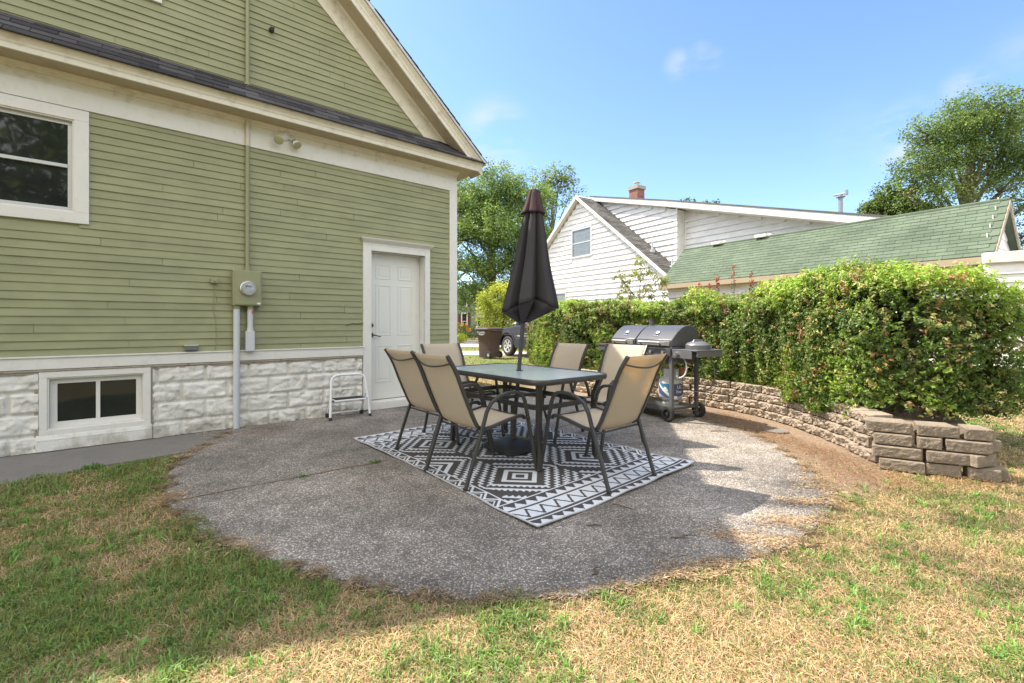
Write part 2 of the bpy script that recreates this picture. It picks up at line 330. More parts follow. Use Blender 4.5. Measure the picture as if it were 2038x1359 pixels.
WALL = [(.25, 9.8), (.55, 8.9), (1.0, 8.2), (1.6, 7.65), (2.19, 7.2), (2.73, 6.72), (3.02, 6.3), (3.19, 5.85), (3.27, 5.4), (3.26, 4.9), (3.22, 4.4), (3.13, 4.0)]
sheet('soil', wob([(2.15, 3.25), (2.34, 3.6), (2.42, 3.95), (2.56, 4.5), (2.56, 5.0), (2.46, 5.4), (2.31, 5.8), (2.06, 6.3), (1.66, 6.9), (1.06, 7.4), (.4, 7.7), (.2, 8.6), (.55, 8.9), (1.0, 8.2), (1.6, 7.65), (2.19, 7.2), (2.73, 6.72), (3.02, 6.3), (3.19, 5.85), (3.27, 5.4), (3.26, 4.9), (3.22, 4.4), (3.13, 4.0), (3.04, 3.68), (2.75, 3.35), (2.4, 3.1)], 3, .05), -.012, M['soil'], 'bare soil and leaf litter between the patio and the block wall')
# raised bed
bed = WALL + [(3.15, 3.85), (3.75, 3.55), (4.3, 3.85), (5.6, 4.6), (5.6, 6.5), (4.2, 9.0), (2.0, 11.5), (.6, 11.0)]
bed = [(x+.14, y+.10) for x, y in bed[:12]] + [(3.35, 4.0), (3.72, 3.78), (4.0, 4.0), (4.3, 4.4), (4.4, 5.3), (4.5, 6.5), (3.6, 8.6), (2.0, 10.8), (.8, 10.6)]
mb = MB(); mb.prism([(x, y, 0) for x, y in bed], (0, 0, -.01), (0, 0, .30)); o = mb.build('planting_bed', M['soil']); o['kind'] = 'structure'; o['label'] = 'raised bed soil behind the block wall'
# far pavements
sheet('driveway', [(-.9, 17.6), (1.0, 16.2), (8.0, 12.5), (9.5, 14.0), (2.2, 18.2), (-.4, 20.3), (-12, 20.0), (-12, 17.9)], -.012, M['asphalt'], 'pale concrete driveway under the dark car')
sheet('pavement', [(-30, 23.8), (10, 23.8), (10, 27.5), (-30, 27.5)], -.012, M['asphalt'], 'pale pavement across the far end of the lawn')
sheet('street', [(-60, 29), (30, 29), (30, 33.5), (-60, 33.5)], -.014, M['road'], 'street in front of the far green house')

def in_poly(X, Y, P):
    P = np.array(P); ins = np.zeros(X.shape, bool); j = len(P)-1
    for i in range(len(P)):
        xi, yi = P[i]; xj, yj = P[j]
        c = ((yi > Y) != (yj > Y)) & (X < (xj-xi)*(Y-yi)/(yj-yi+1e-12)+xi); ins ^= c; j = i
    return ins
def vnoise(X, Y, sc, seed=0):
    """smooth value noise in numpy"""
    r = np.random.default_rng(seed); G = r.random((256, 256)); x = X*sc; y = Y*sc
    xi = np.floor(x).astype(int); yi = np.floor(y).astype(int); fx = x-xi; fy = y-yi; fx = fx*fx*(3-2*fx); fy = fy*fy*(3-2*fy)
    g = lambda a, b: G[a % 256, b % 256]
    return (g(xi, yi)*(1-fx)+g(xi+1, yi)*fx)*(1-fy)+(g(xi, yi+1)*(1-fx)+g(xi+1, yi+1)*fx)*fy
def fbm(X, Y, sc, seed=0): return (vnoise(X, Y, sc, seed)*.5+vnoise(X, Y, sc*2.1, seed+1)*.3+vnoise(X, Y, sc*4.3, seed+2)*.2)

def blades(name, X, Y, Z0, Hh, Wd, C, lean=.6, parent=None, mat='leaf2'):
    n = len(X); a = RNG.random(n)*2*np.pi; L = Hh*lean*RNG.random(n)*1.5; dx = np.cos(a); dy = np.sin(a)
    b = a+np.pi/2+RNG.normal(0, .5, n); wx = np.cos(b)*Wd/2; wy = np.sin(b)*Wd/2
    V = np.zeros((n, 5, 3), np.float32)
    V[:, 0] = np.stack([X-wx, Y-wy, Z0], 1); V[:, 1] = np.stack([X+wx, Y+wy, Z0], 1)
    mx_ = X+dx*L*.35; my = Y+dy*L*.35; mz = Z0+Hh*.62
    V[:, 2] = np.stack([mx_+wx*.8, my+wy*.8, mz], 1); V[:, 3] = np.stack([mx_-wx*.8, my-wy*.8, mz], 1)
    V[:, 4] = np.stack([X+dx*L, Y+dy*L, Z0+Hh*np.clip(1-.35*L/np.maximum(Hh, 1e-4), .25, 1)], 1)
    base = np.arange(n)[:, None]*5
    Q = base+np.array([0, 1, 2, 3]); T = base+np.array([3, 2, 4])
    col = np.repeat(C[:, None, :], 5, 1).reshape(-1, 3)
    return npmesh(name, V.reshape(-1, 3), [Q, T], M[mat], parent, col)
# ---- grass
N = 480000
u_ = RNG.random(N); Zs = 1.25*np.exp(u_*np.log(15/1.25)); Xs = Zs*np.where(RNG.random(N) < .80, RNG.uniform(-1.3, 1.3, N), RNG.uniform(-2.8, 2.8, N))
far = RNG.random(60000); Zf = 9*np.exp(far*np.log(34/9)); Xf = Zf*RNG.uniform(-.16, .12, 60000)
Xs = np.concatenate([Xs, Xf]); Zs = np.concatenate([Zs, Zf])
th = math.atan2(HD.y, HD.x)
sl_ = (Xs-W0.x)*HD.x+(Zs-W0.y)*HD.y; ol = (Xs-W0.x)*HN.x+(Zs-W0.y)*HN.y
PATin = [(x*.995, 4.2+(y-4.2)*.995) for x, y in PAT] + [hp(1.36, 0)[:2], hp(-1.6, 0)[:2]]
jit = (vnoise(Xs, Zs, 5, 40)-.5)*.16
keep = ~in_poly(Xs+jit, Zs+jit, PATin) & ~((ol < 0) & (sl_ < 1.5)) & ~((sl_ < -1.95) & (ol < .90+jit))
bedz = [(3.0, 3.7), (2.75, 3.4), (2.42, 3.3), (2.0, 3.3), (2.3, 3.9), (2.45, 5), (2.2, 6), (1, 7.4), (.2, 7.8), (.2, 9.8), (.8, 10.6), (2, 10.8), (3.6, 8.6), (4.5, 6.5), (4.4, 5.0), (3.8, 3.8)]
insoil = in_poly(Xs, Zs, bedz); keep &= ~(insoil & (RNG.random(len(Xs)) > np.where(Zs < 3.9, .40, .04)))
keep &= ~((Zs > 17.7) & (Zs < 20.3) & (Xs < 3)) & ~((Zs > 23.7) & (Zs < 27.6)) & ~((Zs > 28.9) & (Zs < 33.6))
keep &= ~((Zs > 16.2) & (Xs > -.9) & (Zs < 20.3))
Xs = Xs[keep]; Zs = Zs[keep]
gpat = fbm(Xs, Zs, 1.3, 3); g2 = vnoise(Xs, Zs, 7, 9); g3 = vnoise(Xs, Zs, 2.6, 21)
leftness = np.clip((.3-Xs)/1.6, 0, 1)*np.clip((6-Zs)/3, 0, 1)
g4 = vnoise(Xs, Zs, 19, 14)
green = np.clip((gpat*.40+g2*.22+g3*.18+g4*.20 - .515 + .075*leftness)*6, 0, 1)
n = len(Xs); isg = RNG.random(n) < (.15+.66*green)
hgt = np.where(isg, RNG.uniform(.016, .042, n)*(1+.45*green*(leftness+.25)), RNG.uniform(.010, .036, n))
hgt *= np.where(Zs > 12, .8, 1)
wid = np.where(isg, .0042, .0026)*np.maximum(1, Zs/2.4)*RNG.uniform(.7, 1.3, n)
straw = np.array([.60, .455, .265])[None]*RNG.uniform(.55, 1.25, (n, 1))*np.stack([np.ones(n), RNG.uniform(.92, 1.05, n), RNG.uniform(.8, 1.15, n)], 1)
grn = np.array([.155, .235, .065])[None]*RNG.uniform(.6, 1.35, (n, 1))*np.stack([RNG.uniform(.8, 1.5, n), np.ones(n), RNG.uniform(.7, 1.3, n)], 1)
brn = RNG.random(n) < .07
C = np.where(isg[:, None], grn, straw); C[brn & ~isg] = C[brn & ~isg]*np.array([.6, .42, .35])
C[(Zs > 14)] = C[(Zs > 14)]*np.array([.55, .9, .5])
g = blades('grass', Xs, Zs, np.full(n, -.022), hgt, wid, C, np.where(isg, 1.4, 3.2))
tag(g, 'short dry grass with green tufts around the patio', 'grass', kind='stuff')
# crab-grass tufts: blades spreading from a centre
nt_ = 2600; zt_ = 1.3*np.exp(RNG.random(nt_)*np.log(9/1.3)); xt_ = zt_*RNG.uniform(-1.3, 1.3, nt_); st_ = (xt_-W0.x)*HD.x+(zt_-W0.y)*HD.y; ot_ = (xt_-W0.x)*HN.x+(zt_-W0.y)*HN.y
kt = ~in_poly(xt_, zt_, PATin) & ~in_poly(xt_, zt_, bedz) & ~((ot_ < .1) & (st_ < 1.5)) & ~((st_ < -1.95) & (ot_ < .95)); gt = fbm(xt_, zt_, 1.3, 3); kt &= RNG.random(nt_) < np.clip((gt-.40)*5, .05, 1)
xt_, zt_ = xt_[kt], zt_[kt]; nb_ = 16; X2 = np.repeat(xt_, nb_)+RNG.normal(0, .012, len(xt_)*nb_); Z2 = np.repeat(zt_, nb_)+RNG.normal(0, .012, len(xt_)*nb_); n2 = len(X2); tc_ = np.repeat(RNG.uniform(.6, 1.35, (len(xt_), 1)), nb_, 0)
g = blades('crabgrass', X2, Z2, np.full(n2, -.02), RNG.uniform(.022, .055, n2), .0055*np.maximum(1, Z2/2.6), np.array([.165, .29, .065])*tc_*RNG.uniform(.8, 1.2, (n2, 1)), 1.3)
tag(g, 'brighter green tufts of crabgrass spreading through the dry lawn', 'crabgrass', kind='stuff')
# straw thatch and litter on the patio edge and soil
def litter(name, label, cat, centers, n, colA, colB, size=(.01, .04)):
    P = []; 
    for (x, y, sx, sy, k) in centers:
        m_ = int(n*k); P.append(np.stack([RNG.normal(x, sx, m_), RNG.normal(y, sy, m_)], 1))
    P = np.concatenate(P); m_ = len(P); a = RNG.random(m_)*np.pi*2; L = RNG.uniform(*size, m_); W = RNG.uniform(.0015, .0045, m_)*(1+L*18)
    dx, dy = np.cos(a)*L/2, np.sin(a)*L/2; nx, ny = -np.sin(a)*W/2, np.cos(a)*W/2; z = RNG.uniform(.002, .010, m_); tz = RNG.uniform(-.004, .008, m_)
    V = np.stack([np.stack([P[:, 0]-dx, P[:, 1]-dy, z], 1), np.stack([P[:, 0]+nx, P[:, 1]+ny, z+.002], 1), np.stack([P[:, 0]+dx, P[:, 1]+dy, z+tz.clip(0)], 1), np.stack([P[:, 0]-nx, P[:, 1]-ny, z+.001], 1)], 1)
    t = RNG.random((m_, 1)); C = np.array(colA)*(1-t)+np.array(colB)*t; C = C*RNG.uniform(.6, 1.2, (m_, 1))
    o = npmesh(name, V.reshape(-1, 3), [np.arange(m_*4).reshape(-1, 4)], M['leaf2'], None, np.repeat(C, 4, 0)); tag(o, label, cat, kind='stuff'); return o
litter('dry_thatch', 'loose dry straw scattered over the right edge of the patio', 'straw',
       [(1.66, 2.72, .11, .05, .10), (1.95, 3.02, .12, .04, .07), (1.05, 2.24, .16, .04, .08), (1.45, 2.46, .12, .04, .08), (2.25, 3.3, .08, .12, .07), (.85, 2.14, .15, .03, .05), (-2.95, 4.2, .06, .2, .05), (-2.35, 3.1, .06, .08, .06), (1.25, 2.55, .1, .05, .05), (-1.5, 2.42, .1, .05, .04)], 5200, (.60, .46, .29), (.42, .28, .15), (.015, .05))
edge_c = []
for (xa, ya), (xb, yb) in zip(PAT[:26], PAT[1:27]):
    for q in (.2, .6): edge_c.append((xa+(xb-xa)*q, ya+(yb-ya)*q, (.035), .03, .012*math.hypot(xb-xa, yb-ya)/.35*(1+1.5*random.random())))
litter('edge_thatch', 'thin straw and dirt mixed along the rim of the patio', 'straw', edge_c, 9000, (.42, .32, .2), (.2, .14, .08), (.008, .04))
litter('fallen_leaves', 'scattered brown fallen leaves on the lawn', 'fallen leaves', [(1.0, 1.7, .8, .15, .25), (2.4, 2.4, .8, .35, .4), (-1.5, 1.8, .6, .3, .2), (3.6, 3.2, .5, .15, .3), (-2.9, 3.2, .3, .5, .1)], 260, (.42, .2, .09), (.5, .33, .18), (.015, .035))
litter('leaf_litter', 'brown dead leaves and bits on the soil below the block wall', 'dead leaves',
       [(2.75, 4.9, .14, .5, .3), (2.85, 4.1, .14, .3, .2), (2.6, 5.8, .2, .3, .2), (2.7, 3.55, .2, .2, .15), (1.8, 6.9, .4, .2, .1), (3.3, 3.4, .3, .08, .08), (-2.75, 4.98, .22, .16, .05)], 15000, (.40, .24, .13), (.17, .10, .06), (.008, .03))
# crack between slabs, with dead moss
mb = MB(); P0 = Vector((-2.26, 3.04, 0)); P1 = Vector((3.0, 7.1, 0)); nseg = 160; pl = []; pr = []
for i in range(nseg+1):
    t = i/nseg; p = P0.lerp(P1, t); wv = .004+.014*max(0, noise.noise(Vector((t*23, 3, 0)))+.35*(1-t)); off = .012*noise.noise(Vector((t*40, 0, 7)))
    q = Vector((-.61, .79, 0)); pl.append(tuple(p+q*(off+wv)+Vector((0, 0, .004)))); pr.append(tuple(p+q*(off-wv)+Vector((0, 0, .004))))
mb.add(pl+pr, [(i, i+1, nseg+2+i, nseg+1+i) for i in range(nseg)]); o = mb.build('patio_joint', M['soil']); o['kind'] = 'structure'
def tuft(x, y, r, n, h, label, name='weed', cat='weed', col=(.11, .21, .04), z=0):
    a = RNG.random(n)*2*np.pi; rr = r*np.sqrt(RNG.random(n)); C = np.array(col)[None]*RNG.uniform(.6, 1.5, (n, 1))
    o = blades(name, x+rr*np.cos(a), y+rr*np.sin(a)*.7, np.full(n, z), RNG.uniform(.4, 1, n)*h, RNG.uniform(.004, .009, n), C, 1.1); return tag(o, label, cat, 'weeds growing from the patio joint')
tuft(-1.17, 3.88, .045, 60, .035, 'small green weed in the patio joint at the left edge of the rug')
tuft(-1.62, 3.52, .04, 60, .02, 'tiny flat weed in the joint left of the rug, away from the house')
tuft(1.0, 5.25, .09, 150, .05, 'wide green weed on the patio behind the rug, below the table')
tuft(-.62, 5.5, .05, 90, .05, 'small green weed on the patio beside the threshold end of the rug')
tuft(-3.45, 3.75, .08, 120, .04, 'low green weed at the edge of the grey concrete strip')
# twigs
for (x, y, L, a, lb) in [(.95, 2.52, .16, .35, 'short dark twig lying on the patio close to the front lawn'), (1.62, 2.42, .13, .5, 'curved dark twig at the sunlit lower right patio edge'), (.72, 2.93, .13, -.5, 'thin forked twig on shaded patio right of the rug corner'), (.48, 2.66, .08, .3, 'small dark twig on patio below the rug corner'), (2.28, 5.0, .2, .1, 'thin straight twig on the sunlit patio near the grill wheel'), (.40, 2.17, .1, 1.1, 'short reddish stick in the dry front edge of the patio')]:
    mb = MB(); p = [(x+L*(t-.5)*math.cos(a)+.012*math.sin(t*7), y+L*(t-.5)*math.sin(a)+.012*math.cos(t*9), .006+.004*math.sin(t*5)) for t in (0, .2, .4, .6, .8, 1)]
    mb.tube(p, [.004, .004, .0035, .003, .0025, .0015], 6); mb.tube([p[2], (p[2][0]+.03, p[2][1]-.02, .012)], [.0025, .001], 5)
    tag(mb.build('twig', M['twig'], None, True), lb, 'twig', 'twigs lying on the patio')
mb = MB(); mb.lathe([(.01, 0), (.12, 0), (.125, .012), (.115, .018), (.01, .018)], 14, c=(2.93, 5.05, -.01)); tag(mb.build('stepping_stone', M['concrete'], None), 'small flat grey round slab in the soil beside the block wall', 'stone')

# ================================================================== GREEN HOUSE
HZ = math.atan2(HD.y, HD.x)
house = thing('green_house', 'green clapboard house with cream trim, white door and white block foundation', 'house', W0, HZ)
SL, SR, DEP = -6.6, 1.354, 9.0; SC = (SL+SR)/2; EXP = .0775; SLOPE = .881
def L(s, o, h): return (s, -o, h)
holes = [(0, .815, .05, 2.18), (-4.03+.105, -2.935, 2.248, 3.114), (-3.10, -2.43, .20, .68), (-3.05, -2.36, 4.62, 5.9)]
def wall_quads(mb, s0, s1, h0, h1, holes, o=0.0, mi=0):
    ss = sorted({s0, s1, *[x for h in holes for x in h[:2] if s0 < x < s1]}); hh = sorted({h0, h1, *[x for h in holes for x in h[2:] if h0 < x < h1]})
    for a, b in zip(ss, ss[1:]):
        for c, d in zip(hh, hh[1:]):
            cx, cy = (a+b)/2, (c+d)/2
            if any(h[0] < cx < h[1] and h[2] < cy < h[3] for h in holes): continue
            mb.add([L(a, o, c), L(b, o, c), L(b, o, d), L(a, o, d)], [(0, 1, 2, 3)], mi)
h1f = lambda s: 3.96+SLOPE*(.784-SC) - SLOPE*abs(s-SC)      # lower edge of the gable trim
h2f = lambda s: h1f(s)+.326
# core: walls on all sides
mb = MB(); wall_quads(mb, SL, SR, 0, 3.96, holes)
mb.add([L(SL, 0, 3.96), L(SR, 0, 3.96), L(SC, 0, h2f(SC)-.2)], [(0, 1, 2)])
mb.add([L(SL, -DEP, 0), L(SR, -DEP, 0), L(SR, -DEP, 3.96), L(SC, -DEP, h2f(SC)-.2), L(SL, -DEP, 3.96)], [(0, 1, 2, 3, 4)])
for s in (SL, SR): mb.add([L(s, 0, 0), L(s, -DEP, 0), L(s, -DEP, 3.96), L(s, 0, 3.96)], [(0, 1, 2, 3)])
mb.build('wall', M['green'], house)
# siding
def boards(mb, s0, s1, h, exp=EXP, o0=.006, o1=.018, seed=0):
    if s1-s0 < .01: return
    r = random.Random(int(h*1000)+seed+int(s0*10)); cuts = [s0]; s = s0+r.uniform(.6, 4)
    while s < s1-.3: cuts.append(s); s += r.uniform(1.8, 4.4)
    cuts.append(s1)
    for a, b in zip(cuts, cuts[1:]):
        dz = r.uniform(-.0025, .0025); t = o1+r.uniform(-.002, .0025); g = .0035 if b < s1 else 0
        n_ = max(1, int((b-a)/.35)); ring = []
        for i in range(n_+1):
            s = a+(b-g-a)*i/n_; wv = .003*noise.noise(Vector((s*3, h*9, 5))) + dz; to = t+.002*noise.noise(Vector((s*2.2, h*7, 9)))
            ring.append([L(s, -.002, h+wv), L(s, to, h+wv), L(s, o0, h+exp+.012), L(s, -.002, h+exp+.012)])
        mb.loft(ring)
mb = MB(); h = .868
while h < 3.25:
    segs = [(SL, SR-.05)]
    def cut(segs, a, b):
        o = []
        for p, q in segs:
            if b <= p or a >= q: o.append((p, q)); continue
            if a > p: o.append((p, a))
            if b < q: o.append((b, q))
        return o
    if h < 2.30: segs = cut(segs, -.02, .84)
    if h > 2.06: segs = cut(segs, -3.96, -2.90)
    for p, q in segs: boards(mb, p, q, h)
    h += EXP
mb.build('siding', M['green'], house)
mb = MB(); h = 3.90
while h < h1f(SC)-.05:
    r_ = SC+(h1f(SC)-h)/SLOPE+.06; l_ = 2*SC-r_
    segs = [(l_, r_)]
    if 4.56 < h < 5.95: segs = cut(segs, -3.10, -2.31)
    for p, q in segs: boards(mb, p, q, h, seed=3)
    h += EXP
mb.build('gable_siding', M['green'], house)
# trims
mb = MB()
mb.box(L(SL, .018, .762), L(-.119, .042, .868)); mb.box(L(SL, .018, .868), L(-.119, .055, .882)); mb.box(L(.90, .018, .762), L(SR, .042, .868))
mb.build('water_table', M['trim'], house, bevel=.003)
mb = MB(); mb.box(L(SL, .0, .715), L(-.119, .030, .7615)); mb.box(L(SL, .0, .738), L(-.119, .040, .757)); mb.build('drip_moulding', M['weather'], house, bevel=.004)
mb = MB(); mb.box(L(1.244, 0, .735), L(SR+.025, .03, 3.24)); mb.box(L(SR+.0, -.12, .735), L(SR+.0255, -.002, 3.24)); mb.build('corner_board', M['trim'], house, bevel=.002)
mb = MB(); mb.box(L(SL, 0, 3.24), L(SR+.026, .028, 3.412)); mb.box(L(SR, -DEP, 3.24), L(SR+.026, -.001, 3.412)); mb.build('frieze_board', M['trim'], house, bevel=.003, label='wide pale board under the eave')
def sweepU(mb, prof, mi=0, closed=True):
    """profile (out,h) run along left side, front and right side with mitred corners"""
    rg = [[(SL-o, DEP, h) for o, h in prof], [(SL-o, -o, h) for o, h in prof], [(SR+o, -o, h) for o, h in prof], [(SR+o, DEP, h) for o, h in prof]]
    mb.loft(rg, close=closed, caps=closed, mi=mi)
mb = MB(); sweepU(mb, [(0, 3.414), (.020, 3.414), (.020, 3.49), (.032, 3.495), (.036, 3.515), (.050, 3.525), (.058, 3.549), (0, 3.549)]); mb.build('bed_moulding', M['cream'], house)
mb = MB(); sweepU(mb, [(0, 3.551), (.262, 3.551), (.262, 3.562), (0, 3.562)]); mb.build('soffit', M['soffit'], house)
mb = MB(); sweepU(mb, [(.262, 3.545), (.285, 3.545), (.285, 3.588), (.280, 3.592), (.288, 3.604), (.292, 3.622), (.304, 3.640), (.318, 3.652), (.322, 3.668), (.262, 3.668)]); mb.build('eave_cornice', M['cream'], house)
# pent roof shingles
def tabs(mb, P00, dx, nx, tabw, up, nrow, exp, nrm, thick=.007, clipf=None, mi=0, seed=0, jag=.004):
    """rows of three-tab shingles: P00 lower left, dx unit along the eave, up unit up slope"""
    r = random.Random(seed); P00 = Vector(P00); dx = Vector(dx); up = Vector(up); nrm = Vector(nrm)
    for j in range(nrow):
        off = (j % 2)*.5*tabw + r.uniform(-.02, .02)
        k = -1
        while True:
            a = off+k*tabw; b = a+tabw-.006; k += 1
            if a > nx: break
            lo, hi = (0, nx) if not clipf else clipf(j*exp)
            a2, b2 = max(a, lo), min(b, hi)
            if b2-a2 < .13: continue
            y0 = j*exp+r.uniform(-jag, jag); y1 = (j+1)*exp+(.035 if j < nrow-1 else 0); t = thick+r.uniform(-.002, .002)
            q = [P00+dx*a2+up*y0, P00+dx*b2+up*y0, P00+dx*b2+up*y1, P00+dx*a2+up*y1]
            top = [q[0]+nrm*(t+.004), q[1]+nrm*(t+.004), q[2]+nrm*.003, q[3]+nrm*.003]
            mb.add([tuple(p) for p in q]+[tuple(p) for p in top], [(4,5,6,7),(0,1,5,4),(1,2,6,5),(3,0,4,7)], mi)
run = Vector((0, .33, .29)); up = run.normalized(); nrm = Vector((0, -up.z, up.y))
mb = MB(); mb.add([L(SL-.34, .345, 3.66), L(SR+.34, .345, 3.66), L(SR+.02, 0, 3.965), L(SL-.02, 0, 3.965)], [(0, 1, 2, 3)])
tabs(mb, L(SL-.34, .345, 3.664), (1, 0, 0), SR-SL+.68, .30, up, 4, .115, nrm, clipf=lambda y: (.7*y, SR-SL+.68-.7*y), seed=4)
mb.build('pent_roof', M['sh_dark'], house, label='narrow strip of dark shingles above the eave')
# rakes: trim, soffit, fascia, crown and roof slabs
for sg, nm in ((1, 'r'), (-1, 'l')):
    e = Vector((sg, 0, -SLOPE)); smax = (SR-SC)+.335
    def rk(o, dv, t):    # point at distance t from the ridge, dv above the trim's upper edge
        return (SC+sg*t, -o, h2f(SC)+dv-SLOPE*t)
    mb = MB(); mb.loft([[rk(0, -.326, t), rk(.028, -.326, t), rk(.028, -.012, t), rk(0, -.012, t)] for t in (0.0, (SR-SC)+.02)]); 
    mb.loft([[rk(.028, -.055, t), rk(.040, -.055, t), rk(.056, -.012, t), rk(.028, -.012, t)] for t in (0.0, (SR-SC)+.03)])
    mb.build('rake_frieze', M['cream'], house)
    mb = MB(); mb.loft([[rk(0, -.010, t), rk(.262, -.010, t), rk(.262, .0, t), rk(0, .0, t)] for t in (0.0, smax-.03)]); mb.build('rake_soffit', M['soffit'], house)
    mb = MB(); mb.loft([[rk(.2625, -.018, t), rk(.285, -.018, t), rk(.285, .045, t), rk(.280, .052, t), rk(.290, .072, t), rk(.293, .10, t), rk(.310, .13, t), rk(.322, .15, t), rk(.322, .172, t), rk(.2625, .172, t)] for t in (0.0, smax-.02)]); mb.build('rake_cornice', M['cream'], house)
    mb = MB(); mb.loft([[rk(-DEP-.3, .173, t), rk(.345, .173, t), rk(.345, .218, t), rk(-DEP-.3, .218, t)] for t in (0.0, smax+.02)])
    roof = mb.build('roof', M['alu'], house)
    mb = MB(); u2 = Vector((-sg, 0, SLOPE)).normalized(); n2 = Vector((sg*SLOPE, 0, 1)).normalized()
    tabs(mb, (SC+sg*(smax+.03), -.36, h2f(SC)+.221-SLOPE*(smax+.03)), (0, 1, 0), 9.4, .33, u2, 44, .132, n2, seed=5+sg, jag=.008)
    mb.build('shingles', M['sh_dark'], roof)
# upper window (only its lower corner shows)
def window(name, parent, s0, s1, h0, h1, cas, mullion=None, rail=None, out=.03, rec=-.045, trim='trim', sash='alu', sw=.035, glass_lab=None, sillh=0, top_in=0):
    e = bpy.data.objects.new(name, None); COL.objects.link(e); e.parent = parent
    mb = MB(); a, b, c, d = s0+cas, s1-cas, h0+cas, h1-cas-top_in
    mb.box(L(s0, -.01, h0), L(s1, out, c)); mb.box(L(s0, -.01, d), L(s1, out, h1)); mb.box(L(s0, -.01, c), L(a, out, d)); mb.box(L(b, -.01, c), L(s1, out, d))
    mb.build('casing', M[trim], e, bevel=.003)
    mb = MB()
    for q in ((a, rec-.02, c, a+.012, out-.012, d), (b-.012, rec-.02, c, b, out-.012, d), (a+.012, rec-.02, c, b-.012, out-.012, c+.012), (a+.012, rec-.02, d-.012, b-.012, out-.012, d)):
        mb.box(L(q[0], q[1], q[2]), L(q[3], q[4], q[5]))
    mb.build('jamb', M[trim], e)
    A, B, Cc, Dd = a+.012, b-.012, c+.012, d-.012
    mb = MB(); y0, y1 = rec, rec+.03
    mb.box(L(A, y0, Cc), L(B, y1, Cc+sw)); mb.box(L(A, y0, Dd-sw), L(B, y1, Dd)); mb.box(L(A, y0, Cc+sw), L(A+sw, y1, Dd-sw)); mb.box(L(B-sw, y0, Cc+sw), L(B, y1, Dd-sw))
    if rail: mb.box(L(A+sw, y0+.001, rail-.016), L(B-sw, y1+.008, rail+.016))
    if mullion: mb.box(L(mullion-.016, y0+.001, Cc+sw), L(mullion+.016, y1-.001, Dd-sw))
    mb.build('sash', M[sash], e, bevel=.002)
    ps = [(A+sw-.004, B-sw+.004, Cc+sw-.004, Dd-sw+.004)]
    if rail: ps = [(ps[0][0], ps[0][1], ps[0][2], rail-.014), (ps[0][0], ps[0][1], rail+.014, ps[0][3])]
    if mullion: ps = [(ps[0][0], mullion-.014, ps[0][2], ps[0][3]), (mullion+.014, ps[0][1], ps[0][2], ps[0][3])]
    for i, p in enumerate(ps):
        mb = MB(); mb.box(L(p[0], y0+.010, p[2]), L(p[1], y0+.016, p[3])); mb.build('pane', M['glass'], e)
    mb = MB(); mb.box(L(s0+.02, rec-.06, h0+.02), L(s1-.02, rec-.10, h1-.02)); mb.build('backing', M['rubber'], e)
    return e
window('window', house, -4.03, -2.83, 2.143, 3.232, .105, rail=2.686, out=.034)
window('window', house, -3.15, -2.27, 4.533, 6.0, .1, rail=5.25, out=.034)
bw = window('basement_window', house, -3.17, -2.362, .14, .735, .055, mullion=-2.768, out=.035, rec=-.05, trim='trim', sash='trim', sw=.05)
mb = MB(); mb.box(L(-3.19, 0, .0), L(-2.35, .045, .10)); mb.prism([L(-3.19, 0, .10), L(-3.19, .048, .10), L(-3.19, .036, .145), L(-3.19, 0, .155)], (0, 0, 0), (.84, 0, 0)); mb.build('sill', M['block'], bw, bevel=.004)
for sa, sb2 in ((-3.20, -3.172), (-2.36, -2.338)): mb = MB(); mb.box(L(sa, 0, .0), L(sb2, .022, .715)); mb.build('sealant', M['weather'], bw)
# foundation of rock-faced block
def foundation(s0, s1, name='foundation'):
    st = .014; ns = int((s1-s0)/st); hs = np.arange(0, .7251, .0145); nh = len(hs); joints = [-.06, .155, .355, .555, .76]; V = np.zeros((ns+1, nh, 3)); 
    for i in range(ns+1):
        s = s0+(s1-s0)*i/ns
        for j, h in enumerate(hs):
            k = max(q for q in range(4) if h >= joints[q]-1e-6); off = (k % 2)*.21; bl = .42; x = (s+off) % bl; idx = math.floor((s+off)/bl)
            ed = min(x, bl-x, h-joints[k], joints[k+1]-h); f = min(1, max(0, (ed-.008)/.014)); f = f*f*(3-2*f)
            cv = Vector((s*8+idx*3.3, h*15+k*5.1, 0)); vp = noise.voronoi(cv)[1][0]; gv = noise.cell_vector(vp*3.7); dl = cv-vp
            r = .016+.020*((gv.x-.5)*dl.x+(gv.y-.5)*1.6*dl.y)*1.5+.012*noise.noise(Vector((s*5, h*7, k)))+.007*noise.noise(Vector((s*34, h*44, 4)))
            V[i, j] = L(s, .001+f*max(.004, r+.010), h)
    I = np.arange((ns+1)*nh).reshape(ns+1, nh); Q = np.stack([I[:-1, :-1], I[1:, :-1], I[1:, 1:], I[:-1, 1:]], -1).reshape(-1, 4)
    cx = V[:-1, :-1, 0].ravel(); cz = V[:-1, :-1, 2].ravel(); ok = ~((cx > -3.185) & (cx < -2.355) & (cz > -.1) & (cz < .8))
    o = npmesh(name, V.reshape(-1, 3), [Q[ok]], M['block'], house); return o
foundation(-4.8, -.13); foundation(.91, SR+.02)
mb = MB(); mb.box(L(SL, 0, 0), L(-4.8, .03, .72)); mb.build('foundation', M['block'], house)
